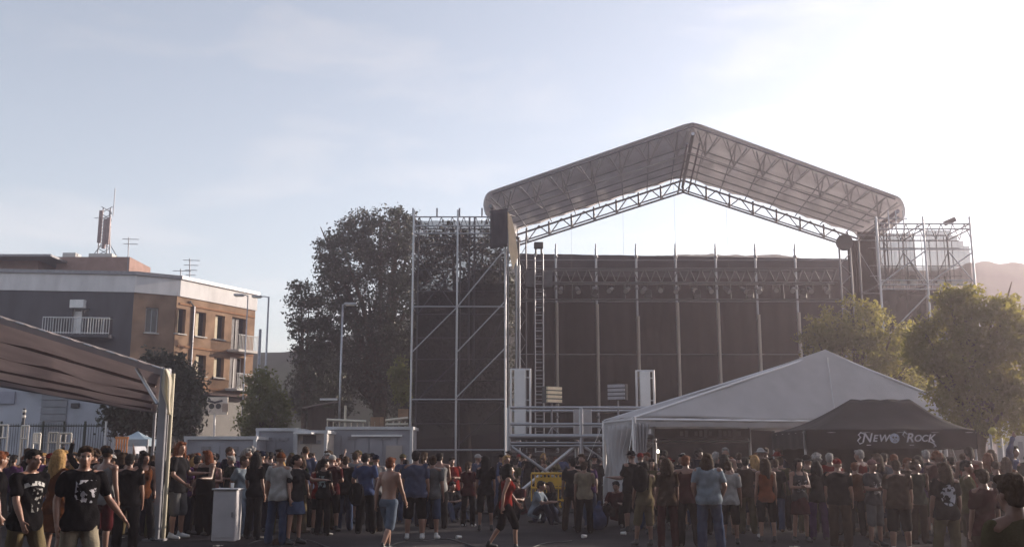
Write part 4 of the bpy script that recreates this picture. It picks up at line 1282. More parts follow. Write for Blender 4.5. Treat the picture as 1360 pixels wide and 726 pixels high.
# table with boots' boxes inside
t = thing('display_table', 'dark cloth-covered display table under the black tent', 'table', ((na + nb) / 2, Yn + 1.4, 0))
MB().box(((na + nb) / 2, Yn + 1.4, .74), (nb - na - .8, .7, .05)).build('tabletop', BLACKM, t)
MB().grid(lambda u, v: (na + .4 + (nb - na - .8) * u, Yn + 1.04 + .03 * math.sin(u * 60), .02 + .72 * v), 80, 2).build('table_skirt', BLACKPVC, t, smooth=True)
for X in (na + .5, nb - .5):
    for Y in (Yn + 1.15, Yn + 1.65): bar('leg', (X, Y, 0), (X, Y, .72), .02, STEELD, t)

# ------------------------------------------------------------------ grey canopy at left with its post
YC = 20.2
pc = at(213.5, 606, YC)
zpost = at(216, 489, YC).z
AW = thing('canopy', 'grey-brown fabric canopy slanting in from the left on a thick corner post', 'canopy', (pc.x, YC, 0))
AWM = mat('taupe_canopy_cloth', (.46, .41, .41), .85, .10, 1.5, bump=.3, bscale=5, transl=.5)
e0, e1 = at(216, 489, YC), at(-70, 398, YC)            # near edge, falling to the post
f0, f1 = at(206, 547, 31), at(-70, 500, 31)            # far edge


def awn(u, v):
    a = e0.lerp(e1, u); b = f0.lerp(f1, u); p = a.lerp(b, v)
    p.z += .03 * math.sin(v * 21 + 2.0 * math.sin(u * 4)) * math.sin(math.pi * v)
    p.z -= .16 * math.sin(math.pi * v) * (.5 + .5 * abs(math.sin(u * math.pi * 2.0))) + .05 * abs(math.sin(v * math.pi * 5)) + .02 * math.sin(u * 17 + v * 6)
    return p


MB().grid(awn, 60, 50).build('fabric', AWM, AW, smooth=True, solid=.012)
bar('edge_tube', e0 + Vector((0, -.02, -.01)), e1 + Vector((0, -.02, -.01)), .028, ALU, AW)
MB().grid(lambda u, v: e0.lerp(e1, u) + Vector((0, -.05 + .015 * math.sin(u * 60), .02 - .16 * v)), 80, 2).build('edge_valance', AWM, AW, smooth=True)
bar('edge_tube', f0, f1, .04, STEELD, AW)
for v in (.2, .4, .6, .8):
    bar('purlin', awn(0.02, v) + Vector((0, 0, -.06)), awn(1, v) + Vector((0, 0, -.06)), .035, mat('brown_tube', (.16, .12, .115), .6, .2, 4), AW)
bar('eave_tube', e0, f0, .045, STEEL, AW)
MB().box((pc.x, YC, zpost / 2), (.17, .17, zpost), 0).build('post', mat('grey_post', (.30, .30, .32), .6, .12, 3), AW, bevel=.015)
bar('post_tube', (pc.x + .14, YC + .03, .02), (pc.x + .14, YC + .03, zpost - .1), .04, mat('sun_tint_tube', (.42, .38, .28), .5, .12, 3), AW)  # yellowish tone puts the post's sunlit right side into the colour
MB().box((pc.x, YC, .02), (.4, .4, .04)).build('base_plate', STEELD, AW)
bar('strut', at(181, 489, YC + .3), at(209, 536, YC), .035, STEEL, AW)
for (a, b) in ((f0, 0), (f1, 0)): bar('rear_post', (a.x, a.y, 0), (a.x, a.y, a.z), .05, STEELD, AW)
CL = mat('white_rag', (.84, .80, .70), .8, .08, 4, bump=.3, bscale=10, transl=.5)


def rag(u, v):
    top = at(222, 490, YC - .02)
    z = top.z - v * .92
    x = top.x + .04 * v + (u - .5) * (.06 + .17 * math.sin(math.pi * min(1, v * 1.15)) * (1.2 - .5 * v)) + .09 * v
    return Vector((x + .01 * math.sin(v * 9), YC - .13 + .05 * math.sin(u * 14 + v * 2), z))


tag(MB().grid(rag, 18, 16).build('hanging_cloth', CL, None, smooth=True, solid=.008), 'white sunlit cloth tied to the top of the canopy corner post', 'cloth')

# ------------------------------------------------------------------ white plinth, bins and small frames
p = at(298, 713, 20); X = at(298, 680, 20).x
t = thing('utility_cabinet', 'waist-high pale grey cabinet standing on the asphalt among the crowd', 'cabinet', (X, 20, 0))
zc = at(298, 650, 20).z
MB().box((X, 20.2, zc / 2), (.46, .42, zc)).build('body', mat('pale_cabinet', (.47, .46, .48), .6, .1, 3, bump=.15, bscale=8), t, bevel=.015)
MB().box((X, 20.2, zc + .012), (.52, .48, .03)).build('lid', GREYP, t, bevel=.008)
MB().box((X, 19.985, zc * .5), (.40, .012, zc * .86)).build('door', mat('pale_cabinet', (.47, .46, .48)), t, bevel=.005)
MB().box((X + .16, 19.97, zc * .52), (.02, .02, .10)).build('handle', STEELD, t)
o = MB().tube([(X - .03 + .12, 20.15, zc + .027), (X + .09, 20.15, zc + .06), (X + .09, 20.15, zc + .13)], [.032, .032, .036], 12).build('plastic_cup', WHITEP, None, smooth=True)
tag(o, 'white cup left on top of the pale cabinet', 'cup')

FRW = mat('white_frame_paint', (.80, .74, .66), .4, .08, 3)


def frame_rack(px0, px1, y0, y1, Y, lab, n, tall):
    a, e = at(px0, y1, Y), at(px1, y0, Y)
    t = thing('stall_frame', lab, 'frame', ((a.x + e.x) / 2, Y, 0), 'white stall frames behind the crowd at left')
    for X in (a.x, e.x): bar('post', (X, Y, 0), (X, Y, e.z), .03, FRW, t)
    for z in (a.z, e.z): bar('rail', (a.x, Y, z), (e.x, Y, z), .028, FRW, t)
    for k in range(n):
        X = a.x + (e.x - a.x) * (k + 1) / (n + 1)
        bar('slat', (X, Y, a.z), (X, Y, e.z), .018, FRW, t)


frame_rack(-4, 11, 564, 581, 33, 'leftmost white stall frame behind the crowd, cut by the photo edge', 1, 0)
frame_rack(27.5, 38.5, 565, 582, 33, 'narrow tall white stall frame with two slats', 2, 0)
frame_rack(64, 77, 574, 587, 32, 'white stall frame beside one with an open top bay', 2, 0)
frame_rack(79, 95, 575, 588, 32, 'wide white stall frame with an open bay, beside a wedge', 1, 0)
frame_rack(44, 54, 575, 588, 34, 'dull thin stall frame in the middle of the white ones', 3, 0)
t = thing('traffic_marker', 'slim upright marker with white bands above the crowd at left', 'marker', (at(27, 606, 36).x, 36, 0))
X = at(27, 606, 36).x
bar('shaft', (X, 36, 0), (X, 36, at(27, 542, 36).z), .05, BLACKM, t)
for y in (546, 553): bar('band', (X, 36, at(27, y + 1.5, 36).z), (X, 36, at(27, y - 2, 36).z), .07, FRW, t)
# pale blue pagoda tent and orange slatted panel
PB = mat('pale_blue_cloth', (.38, .48, .55), .7, .08, 2, transl=.15)
Y = 38
X = at(181, 606, Y).x
t = thing('pagoda_tent', 'small pale blue pagoda tent top behind the crowd', 'tent', (X, Y, 0))
zz = at(181, 583, Y).z; zp = at(180, 572, Y).z; zm = at(181, 579, Y).z
hw = .62
cs = [Vector((X - hw, Y - hw, 0)), Vector((X + hw, Y - hw, 0)), Vector((X + hw, Y + hw, 0)), Vector((X - hw, Y + hw, 0))]
for k in range(4):
    a, b_ = cs[k], cs[(k + 1) % 4]
    c = Vector((X, Y, 0))
    MB().grid(lambda u, v, a=a, b_=b_, c=c: Zv(a.lerp(b_, u).lerp(c, v), zz + (zp - zz) * v ** 1.7), 6, 8).build('roof_cloth', PB, t, smooth=True)
    MB().quad(Zv(a, zz), Zv(b_, zz), Zv(b_, zz - .25), Zv(a, zz - .25)).build('valance', PB, t)
    bar('leg', Zv(a, 0), Zv(a, zz), .03, STEEL, t)
ORG = mat('orange_paint', (.65, .25, .08), .5, .1, 3)
a, e = at(153, 587, 37), at(171, 581, 37)
t = thing('slatted_panel', 'sunlit orange slatted panel left of the pale blue pagoda tent', 'panel', ((a.x + e.x) / 2, 37, 0))
MB().box(((a.x + e.x) / 2, 37, e.z), (e.x - a.x, .06, .09)).build('rail', ORG, t)
for k in range(5): MB().box((a.x + .05 + (e.x - a.x - .1) * k / 4, 37, e.z / 2), (.05, .05, e.z - .05)).build('slat', ORG, t)
# light structures at the right edge
t = thing('poster_stand', 'pale poster stand at the far right edge behind the crowd', 'sign', (at(1352, 606, 29).x, 29, 0))
a, e = at(1345, 618, 29), at(1372, 578, 29)
MB().box(((a.x + e.x) / 2, 29, (a.z + e.z) / 2), (e.x - a.x, .06, e.z - a.z)).build('board', mat('pale_poster', (.55, .52, .50), .6, .1, 4), t)
for X in (a.x + .05, e.x - .05): bar('post', (X, 29.05, 0), (X, 29.05, e.z), .03, STEEL, t)
MB().box(((a.x + e.x) / 2 - .08, 28.95, (a.z + e.z) / 2), (.12, .02, .5)).build('printed_figure', mat('grey_letter', (.34, .32, .33)), t)
t = thing('wooden_post', 'slim pale post topped by yellowish lantern right of the black tent', 'post', (at(1318, 606, 26).x, 26, 0))
bar('shaft', (at(1318, 606, 26).x, 26, 0), (at(1318, 606, 26).x, 26, at(1318, 576, 26).z), .035, STEEL, t)
MB().tube([at(1318, 577, 26), at(1318, 572, 26), at(1318, 567, 26)], [.05, .13, .04], 8).build('foliage', mat('yellow_foliage', (.45, .42, .10), .6, .2, 5, transl=.4), t, smooth=True)  # blob for a yellow leaf of the tree, not a lamp
t = thing('boundary_wall', 'pale rendered wall beyond the tree at the right edge', 'wall', (at(1380, 606, 40).x, 40, 0))
MB().box((at(1420, 606, 40).x, 40, 1.6), (5.5, .3, 3.2)).build('wall', CONC, t)
MB().box((at(1420, 606, 40).x, 40, 3.25), (5.7, .42, .12)).build('coping', GREYP, t)


# ------------------------------------------------------------------ people
def ring_prims():
    return [], []


class Shell:
    def __init__(s): s.V = []; s.F = []; s.n = 0

    def add(s, v, f):
        s.V.append(np.asarray(v, float)); s.F += [tuple(i + s.n for i in q) for q in f]; s.n += len(v)

    def loft(s, rings, sides=18):
        """rings: (center, ax, ay) with ax, ay half-axis vectors"""
        V = []; F = []
        for c, ax, ay in rings:
            for k in range(sides):
                t = 2 * math.pi * k / sides
                V.append(np.array(c) + np.array(ax) * math.cos(t) + np.array(ay) * math.sin(t))
        for i in range(len(rings) - 1):
            for k in range(sides):
                k2 = (k + 1) % sides
                F.append((i * sides + k, i * sides + k2, (i + 1) * sides + k2, (i + 1) * sides + k))
        F.append(tuple(reversed(range(sides)))); F.append(tuple((len(rings) - 1) * sides + k for k in range(sides)))
        s.add(V, F)

    def cap(s, p0, r0, p1, r1, sides=12):
        p0 = np.array(p0, float); p1 = np.array(p1, float); d = p1 - p0; L_ = np.linalg.norm(d) + 1e-9; d = d / L_
        a = np.cross(d, [0, 0, 1.0]); 
        if np.linalg.norm(a) < 1e-3: a = np.array([1.0, 0, 0])
        a /= np.linalg.norm(a); b = np.cross(d, a)
        R = []
        for q in (-90, -60, -30, 0):
            R.append((p0 + d * r0 * math.sin(RAD(q)), max(1e-4, r0 * math.cos(RAD(q)))))
        for q in (0, 30, 60, 90):
            R.append((p1 + d * r1 * math.sin(RAD(q)), max(1e-4, r1 * math.cos(RAD(q)))))
        s.loft([(c, a * r, b * r) for c, r in R], sides)

    def ell(s, c, r, M=None):
        M = np.eye(3) if M is None else M
        R = []
        for q in range(-90, 91, 22):
            k = math.cos(RAD(q)); z = math.sin(RAD(q))
            R.append((np.array(c) + M @ np.array([0, 0, r[2] * z]), M @ np.array([max(1e-4, r[0] * k), 0, 0]), M @ np.array([0, max(1e-4, r[1] * k), 0])))
        s.loft(R, 16)


def remesh(sh, name, voxel, smooth=3, disp=0.0, dscale=14.0, seed=0):
    me = bpy.data.meshes.new('raw')
    me.from_pydata([tuple(v) for v in np.vstack(sh.V)], [], sh.F)
    o = bpy.data.objects.new('raw', me); COL.objects.link(o)
    m = o.modifiers.new('r', 'REMESH'); m.mode = 'VOXEL'; m.voxel_size = voxel; m.adaptivity = 0
    m = o.modifiers.new('s', 'SMOOTH'); m.factor = .5; m.iterations = smooth
    dg = bpy.context.evaluated_depsgraph_get()
    res = bpy.data.meshes.new_from_object(o.evaluated_get(dg))
    bpy.data.objects.remove(o); bpy.data.meshes.remove(me)
    res.name = name
    if disp:
        n = len(res.vertices)
        co = np.empty(n * 3, np.float32); res.vertices.foreach_get('co', co); co = co.reshape(-1, 3)
        nr = np.empty(n * 3, np.float32); res.vertex_normals.foreach_get('vector', nr); nr = nr.reshape(-1, 3)
        a = np.sin(co[:, 2] * dscale * 2.3 + 3 * np.sin(co[:, 0] * dscale + seed) + 2 * np.sin(co[:, 1] * dscale * 1.3)) * .6 + np.sin(co[:, 0] * dscale * 2.1 + co[:, 2] * dscale * 1.4 + seed * 2) * .4
        co = co + nr * (a * disp)[:, None]
        res.vertices.foreach_set('co', co.astype(np.float32).ravel()); res.update()
    res.materials.clear(); res.materials.append(None)
    res.shade_smooth()
    return res


# every direction is (outward, forward, up); forward is local -Y
ST_ARM = ((.14, .02, -1), (.06, .22, -1))
ST_LEG = ((.07, .03, -1), (.03, -.04, -1))
POSES = {
    'stand': dict(L=ST_ARM, R=ST_ARM, l=ST_LEG, r=ST_LEG),
    'lean': dict(L=((.2, -.05, -1), (.0, .35, -1)), R=ST_ARM, l=((.16, .10, -1), (.10, -.02, -1)), r=((.04, -.02, -1), (.02, -.03, -1)), yaw=25),
    'pockets': dict(L=((.34, -.16, -1), (-.28, .42, -1)), R=((.34, -.16, -1), (-.28, .42, -1)), l=ST_LEG, r=((.14, .05, -1), (.08, -.05, -1)), yaw=-20),
    'crossed': dict(L=((.22, .2, -1), (-.8, .5, .12)), R=((.22, .2, -1), (-.8, .55, .0)), l=ST_LEG, r=((.1, .06, -1), (.05, -.06, -1))),
    'drink': dict(L=ST_ARM, R=((.16, .3, -1), (-.12, .8, .55)), l=((.12, .04, -1), (.08, -.05, -1)), r=ST_LEG, yaw=-15),
    'phone': dict(L=((.25, .15, -1), (-.35, .4, .95)), R=ST_ARM, l=ST_LEG, r=((.1, .0, -1), (.06, -.05, -1)), yaw=20),
    'walk': dict(L=((.12, -.35, -1), (.02, -.05, -1)), R=((.12, .32, -1), (.0, .6, -1)), l=((.03, .42, -1), (.0, -.02, -1)), r=((.03, -.18, -1), (.0, -.62, -1)), lean=3),
    'stride': dict(L=((.14, .35, -1), (-.05, .7, -.9)), R=((.16, -.4, -1), (.04, -.1, -1)), l=((.03, -.22, -1), (.0, -.7, -1)), r=((.04, .46, -1), (.0, .02, -1)), lean=4, yaw=10),
    'talk': dict(L=((.25, .3, -.95), (.3, .85, .05)), R=((.2, .1, -1), (-.3, .6, -.5)), l=((.12, .1, -1), (.06, -.08, -1)), r=ST_LEG, yaw=-30),
    'hips': dict(L=((.62, -.2, -.8), (-.6, .35, -.6)), R=((.62, -.2, -.8), (-.6, .35, -.6)), l=((.12, .02, -1), (.06, -.02, -1)), r=((.12, .02, -1), (.06, -.02, -1))),
    'reach': dict(L=((.40, .05, -1), (.62, .30, -.85)), R=((.25, -.15, -1), (.0, .3, -1)), l=((.05, .34, -1), (.02, -.02, -1)), r=((.05, -.14, -1), (.02, -.5, -1)), yaw=-15),
    'point': dict(L=((.4, .5, -.5), (.35, .9, .0)), R=ST_ARM, l=ST_LEG, r=((.12, .04, -1), (.06, -.05, -1)), yaw=15),
    'high': dict(L=ST_ARM, R=((.55, .25, .75), (-.2, .25, 1)), l=ST_LEG, r=((.1, .0, -1), (.06, -.05, -1))),
    'sit': dict(L=((.2, .55, -.8), (-.15, .75, .1)), R=((.2, .55, -.8), (-.15, .75, .1)), l=((.25, .8, .5), (.02, .42, -.9)), r=((.25, .8, .5), (.02, .42, -.9)), lean=14, sit=1, pitch=8),
    'bend': dict(L=((.2, .5, -.8), (.0, .7, -.55)), R=((.2, .4, -.85), (.0, .6, -.6)), l=((.1, .2, -1), (.05, -.1, -1)), r=((.1, .15, -1), (.05, -.12, -1)), lean=38, pitch=20),
}
BUILDS = {'m': dict(sh=.186, hp=.092, tw=1.0, td=1.0, lm=1.0, waist=1.0, bust=0),
          'f': dict(sh=.162, hp=.098, tw=.90, td=.92, lm=.88, waist=.88, bust=1),
          'h': dict(sh=.200, hp=.105, tw=1.2, td=1.4, lm=1.13, waist=1.12, bust=0)}
_skel = {}


def skel(pose, build):
    key = (pose, build)
    if key in _skel: return _skel[key]
    P = POSES[pose]; B = BUILDS[build]
    la = RAD(P.get('lean', 0))
    Rl = np.array(Matrix.Rotation(la, 3, 'X')) if la else np.eye(3)
    # rotating about X by +angle moves the top towards -Y (forward)
    pel = np.array([0, 0, .94])
    if la:
        t = Rl @ np.array([0, 0, 1.0])
        if t[1] > 0: Rl = Rl.T
    T = lambda p: pel + Rl @ (np.array(p, float) - pel)
    J = dict(pel=pel, T=T, Rl=Rl)
    for s, nm, arm, leg in ((1, 'L', P['L'], P['l']), (-1, 'R', P['R'], P['r'])):
        vec = lambda d: np.array([d[0] * s, -d[1], d[2]]) / math.sqrt(sum(x * x for x in d))
        sh = T((B['sh'] * s, .01, 1.425)); el = sh + vec(arm[0]) * .285; wr = el + vec(arm[1]) * .25
        hp = np.array([B['hp'] * s, 0, .92]); kn = hp + vec(leg[0]) * .42; an = kn + vec(leg[1]) * .415
        J[nm] = (sh, el, wr, vec(arm[1])); J['leg' + nm] = (hp, kn, an)
    J['neck'] = T((0, .015, 1.49)); 
    hc = T((0, -.015, 1.635)); J['head'] = hc
    yaw = RAD(P.get('yaw', 0)); pit = RAD(P.get('pitch', 0))
    Rh = np.array(Matrix.Rotation(yaw, 3, 'Z') @ Matrix.Rotation(pit, 3, 'X'))
    J['Rh'] = Rh
    low = .0 if P.get('sit') else min(J['legL'][2][2], J['legR'][2][2]) - .085
    if P.get('sit'): low = min(.94 - .115, min(J['legL'][2][2], J['legR'][2][2]) - .085)
    J['low'] = low
    _skel[key] = J
    return J


TORSO = [(.83, .145, .10, 0), (.90, .168, .115, .005), (.98, .160, .112, .005), (1.06, .148, .102, 0), (1.14, .146, .10, -.003), (1.24, .160, .110, -.005), (1.33, .172, .115, .0),
         (1.40, .165, .10, .008), (1.445, .125, .082, .012), (1.475, .075, .065, .014)]


def torso(sh, J, B, inf=0., z0=.80, z1=1.5, flare=0.):
    R = []
    for z, rx, ry, yo in TORSO:
        if z < z0 - .04 or z > z1 + .02: continue
        k = B['waist'] if 1.02 < z < 1.2 else 1.0
        hipw = 1.06 if (B['bust'] and z < 1.0) else 1.0
        ex = inf + flare * max(0, (1.15 - z))
        R.append((J['T']((0, yo, z)), J['Rl'] @ np.array([rx * B['tw'] * k * hipw + ex, 0, 0]), J['Rl'] @ np.array([0, ry * B['td'] * k + ex, 0])))
    if len(R) > 1: sh.loft(R, 20)
    if B['bust'] and z1 > 1.3 and z0 < 1.3:
        for s in (-1, 1): sh.ell(J['T']((.07 * s, -.085, 1.285)), (.062 + inf, .055 + inf, .062 + inf))
    if B['td'] > 1.2 and z0 < 1.1: sh.ell(J['T']((0, -.06, 1.09)), (.15 + inf, .12 + inf, .15 + inf))


def hand(sh, J, nm, s):
    w_, d = J[nm][2], J[nm][3]
    a = np.cross(d, [0, 1.0, 0.0]); 
    if np.linalg.norm(a) < .2: a = np.cross(d, [1.0, 0, 0])
    a /= np.linalg.norm(a)                 # across the palm's thickness
    b = np.cross(d, a)                     # across the fingers
    f = -b if (b[1] > 0) else b            # thumb side: forward
    pc = w_ + d * .05
    sh.cap(w_, .026, w_ + d * .03, .027); sh.cap(pc + f * .017, .019, pc - f * .017, .018); sh.cap(w_ + d * .075 + f * .02, .016, w_ + d * .075 - f * .02, .016)
    inw = np.array([-s, 0, 0]) * .35
    for k, (o, ln) in enumerate(((.031, .066), (.011, .076), (-.010, .071), (-.030, .056))):
        p = w_ + d * .085 + f * o
        q = p + (d + inw * .35 + f * o * 3) * ln * .55; r = q + (d + inw * 1.6) / np.linalg.norm(d + inw * 1.6) * ln * .5
        sh.cap(p, .0095, q, .009, 8); sh.cap(q, .009, r, .0075, 8)
    p = w_ + d * .03 + f * .03; q = p + (f * .8 + d * .9 + inw) * .033; sh.cap(p, .013, q, .011, 8); sh.cap(q, .011, q + (d + f * .25 + inw) * .028, .009, 8)


def head_shell(sh, J):
    hc, R = J['head'], J['Rh']
    P = lambda x, y, z: hc + R @ np.array([x, y, z])
    E = lambda c, r: sh.ell(P(*c), r, R)
    E((0, .014, .022), (.077, .096, .094)); E((0, -.022, -.035), (.063, .070, .086)); E((0, -.056, -.090), (.036, .032, .026))
    E((.036, -.058, -.028), (.024, .026, .026)); E((-.036, -.058, -.028), (.024, .026, .026))
    sh.cap(P(0, -.090, .010), .009, P(0, -.112, -.032), .013, 8); E((0, -.098, -.038), (.019, .014, .010))
    sh.cap(P(-.040, -.078, .022), .011, P(.040, -.078, .022), .011, 8)
    E((0, -.090, -.060), (.024, .010, .0075)); E((0, -.088, -.071), (.021, .010, .0075))
    for s in (-1, 1): E((.078 * s, .014, -.018), (.010, .020, .032))
    sh.cap(J['T']((0, .018, 1.45)), .066, hc + R @ np.array([0, .018, -.07]), .056)


_cache = {}


def body_mesh(pose, build, vox):
    k = ('body', pose, build, vox)
    if k in _cache: return _cache[k]
    J = skel(pose, build); B = BUILDS[build]; m = B['lm']; sh = Shell()
    torso(sh, J, B)
    head_shell(sh, J)
    for s, nm in ((1, 'L'), (-1, 'R')):
        a, e, w_, d = J[nm]
        sh.ell(a, (.066 * m, .066 * m, .062 * m)); sh.cap(a, .055 * m, e, .041 * m); sh.cap(e, .041 * m, e * .6 + w_ * .4, .042 * m); sh.cap(e * .6 + w_ * .4, .042 * m, w_, .027 * m)
        sh.cap(J['T']((.06 * s, .012, 1.455)), .05, a, .055)
        hand(sh, J, nm, s)
        h, kn, an = J['leg' + nm]
        sh.cap(h, .092 * m, kn, .058 * m); sh.cap(kn, .056 * m, kn * .65 + an * .35 + np.array([0, .012, 0]), .058 * m); sh.cap(kn * .65 + an * .35 + np.array([0, .012, 0]), .056 * m, an, .038 * m)
        sh.cap(an + np.array([0, .03, -.03]), .036, an + np.array([.02 * s, -.13, -.05]), .03)
    _cache[k] = remesh(sh, 'body', vox, 2)
    return _cache[k]


def top_mesh(pose, build, kind, vox):
    k = ('top', pose, build, kind, vox)
    if k in _cache: return _cache[k]
    J = skel(pose, build); B = BUILDS[build]; m = B['lm']; sh = Shell()
    torso(sh, J, B, .020, .86, 1.46 if kind != 'tank' else 1.41, .13 if kind != 'tank' else .05)
    for s, nm in ((1, 'L'), (-1, 'R')):
        a, e, w_, d = J[nm]
        if kind == 'tank':
            sh.cap(J['T']((.085 * s, -.085, 1.37)), .026, J['T']((.105 * s, .0, 1.482)), .022); sh.cap(J['T']((.105 * s, .0, 1.482)), .022, J['T']((.085 * s, .095, 1.37)), .026); continue
        sh.cap(J['T']((.07 * s, .012, 1.435)), .056, a, .060 * m + .006)
        sh.cap(a, .058 * m + .011, a * .38 + e * .62, .046 * m + .022)
        if kind == 'long':
            sh.cap(a * .35 + e * .65, .045 * m + .022, e, .044 * m + .018); sh.cap(e, .044 * m + .018, w_, .034 * m + .012)
    _cache[k] = remesh(sh, 'shirt', vox, 2, .010 if kind != 'tank' else .005, 13, len(_cache))
    return _cache[k]


def bottom_mesh(pose, build, kind, vox):
    k = ('bot', pose, build, kind, vox)
    if k in _cache: return _cache[k]
    J = skel(pose, build); B = BUILDS[build]; m = B['lm']; sh = Shell()
    torso(sh, J, B, .013, .84, 1.03)
    if kind == 'skirt':
        kc = (J['legL'][1] + J['legR'][1]) / 2
        top = np.array([0, 0, .98]); bot = np.array([kc[0], kc[1], kc[2] + .08])
        ex = abs(J['legL'][1][1] - J['legR'][1][1]) / 2
        sh.loft([(top, np.array([.155 * B['tw'], 0, 0]), np.array([0, .12, 0])), (top * .5 + bot * .5, np.array([.20, 0, 0]), np.array([0, .16 + ex * .5, 0])), (bot, np.array([.23, 0, 0]), np.array([0, .18 + ex, 0]))], 24)
    else:
        for s, nm in ((1, 'L'), (-1, 'R')):
            h, kn, an = J['leg' + nm]
            sh.cap(h, .092 * m + .016, h * .1 + kn * .9, .060 * m + (.034 if kind == 'shorts' else .026))
            if kind == 'shorts':
                sh.cap(h * .1 + kn * .9, .094 * m, kn * .95 + an * .05, .092 * m)
            else:
                sh.cap(kn, .060 * m + .026, kn * .5 + an * .5, .058 * m + .026); sh.cap(kn * .5 + an * .5, .058 * m + .026, an + np.array([0, .0, -.02]), .060 * m + .018)
    _cache[k] = remesh(sh, kind if kind != 'long' else 'trousers', vox, 2, .006, 12, len(_cache))
    return _cache[k]


def shoe_mesh(pose, build, nm):
    k = ('shoe', pose, build, nm)
    if k in _cache: return _cache[k]
    J = skel(pose, build); sh = Shell(); s = 1 if nm == 'L' else -1
    an = J['leg' + nm][2]
    sh.cap(an + np.array([0, .03, -.035]), .047, an + np.array([.012 * s, -.07, -.042]), .045); sh.cap(an + np.array([.012 * s, -.07, -.045]), .044, an + np.array([.02 * s, -.15, -.052]), .036)
    sh.cap(an + np.array([0, .01, -.03]), .046, an + np.array([0, .008, .03]), .045)
    _cache[k] = remesh(sh, 'shoe', .016, 2)
    return _cache[k]


def hair_mesh(kind, vox=.011):
    k = ('hair', kind, vox)
    if k in _cache: return _cache[k]
    sh = Shell(); r = random.Random(len(kind))
    if kind == 'cap':
        sh.ell((0, .012, .045), (.088, .105, .082)); sh.ell((0, -.115, .045), (.068, .075, .011))
    elif kind == 'hat':
        sh.ell((0, .012, .05), (.088, .104, .085)); sh.ell((0, .01, .035), (.16, .17, .012))
    elif kind == 'shaved':
        sh.ell((0, .020, .030), (.0805, .096, .0945))
    else:
        sh.ell((0, .024, .036), (.089, .100, .093)); sh.ell((0, .055, -.015), (.078, .066, .075)); sh.ell((.03, -.05, .085), (.05, .04, .03)); sh.ell((-.03, -.05, .083), (.05, .04, .03))
        if kind == 'curly':
            for i in range(60):
                d = np.array([r.gauss(0, 1), r.gauss(0, 1), r.gauss(0, 1)]); d /= np.linalg.norm(d)
                if d[1] < -.55 or d[2] < -.7: continue
                sh.ell(np.array([0, .03, .02]) + d * np.array([.10, .105, .11]), (.033, .033, .033))
        if kind in ('long', 'wavy'):
            for i in range(11):
                a = RAD(-115 + 23 * i)
                x, y = .078 * math.sin(a), .03 + .075 * math.cos(a)
                ln = .30 + r.uniform(-.05, .05) if kind == 'long' else .22 + r.uniform(-.05, .03)
                w_ = 1.18 if kind == 'long' else 1.4
                sh.cap((x, y, .01), .036, (x * w_, y * 1.1 + .012, -ln * .55), .038, 8); sh.cap((x * w_, y * 1.1 + .012, -ln * .55), .037, (x * w_ * .95 + r.uniform(-.015, .015), y * 1.05 + .02, -ln), .014, 8)
        if kind == 'tail':
            sh.cap((0, .11, .03), .03, (0, .15, -.06), .036); sh.cap((0, .15, -.06), .034, (.01, .13, -.24), .012)
    _cache[k] = remesh(sh, 'hair' if kind not in ('cap', 'hat') else kind, vox, 2, .0035 if kind not in ('cap', 'hat', 'shaved') else 0.0, 60, 1)
    return _cache[k]


EYE_M = None


def eye_mesh():
    k = 'eye'
    if k in _cache: return _cache[k]
    b = MB().tube([(0, -.001, 0), (0, -.006, 0), (0, -.009, 0)], [.012, .009, .003], 10)
    me = bpy.data.meshes.new('eye'); me.from_pydata([tuple(v) for v in b.v], [], b.f); me.materials.append(None); _cache[k] = me
    return me


def cloth(name, col, var=.22): return mat('cloth_' + name, tuple(c * .40 for c in col), .9, var, 7, bump=.35, bscale=60)


C = {n: cloth(n, c) for n, c in dict(black=(.014, .013, .015), charcoal=(.035, .034, .038), navy=(.02, .025, .055), darkgreen=(.025, .04, .025), maroon=(.10, .018, .022), red=(.34, .025, .02),
     orange=(.42, .10, .03), rust=(.22, .075, .03), brown=(.10, .06, .04), grey=(.22, .22, .23), lightgrey=(.38, .38, .39), white=(.68, .67, .66), paleblue=(.40, .48, .56), blue=(.10, .14, .30), slate=(.12, .14, .24),
     denim=(.09, .13, .24), paledenim=(.24, .30, .40), khaki=(.30, .24, .14), olive=(.15, .13, .06), beige=(.42, .35, .25), purple=(.12, .05, .17), cream=(.55, .48, .36), pinkish=(.40, .2, .2)).items()}
HAIRC = {n: mat('hair_' + n, tuple(q * .8 for q in c), .8, .35, 30, bump=.5, bscale=90, stretch=(1, 1, .25)) for n, c in dict(black=(.012, .010, .010), brown=(.05, .028, .016), auburn=(.14, .045, .02), blond=(.36, .22, .09), grey=(.28, .27, .26)).items()}
SKIN = [mat(f'skin_{n}', c, .42, .10, 8) for n, c in (('fair', (.25, .135, .095)), ('tan', (.19, .10, .07)), ('olive', (.14, .078, .055)))]
SHOEM = [mat('shoe_black', (.015, .015, .016), .5, .3, 8), mat('shoe_brown', (.08, .05, .03), .6, .3, 8), mat('shoe_white', (.5, .5, .5), .6, .1, 8)]
EYEM = mat('eye_dark', (.02, .015, .012), .2, .2, 5)


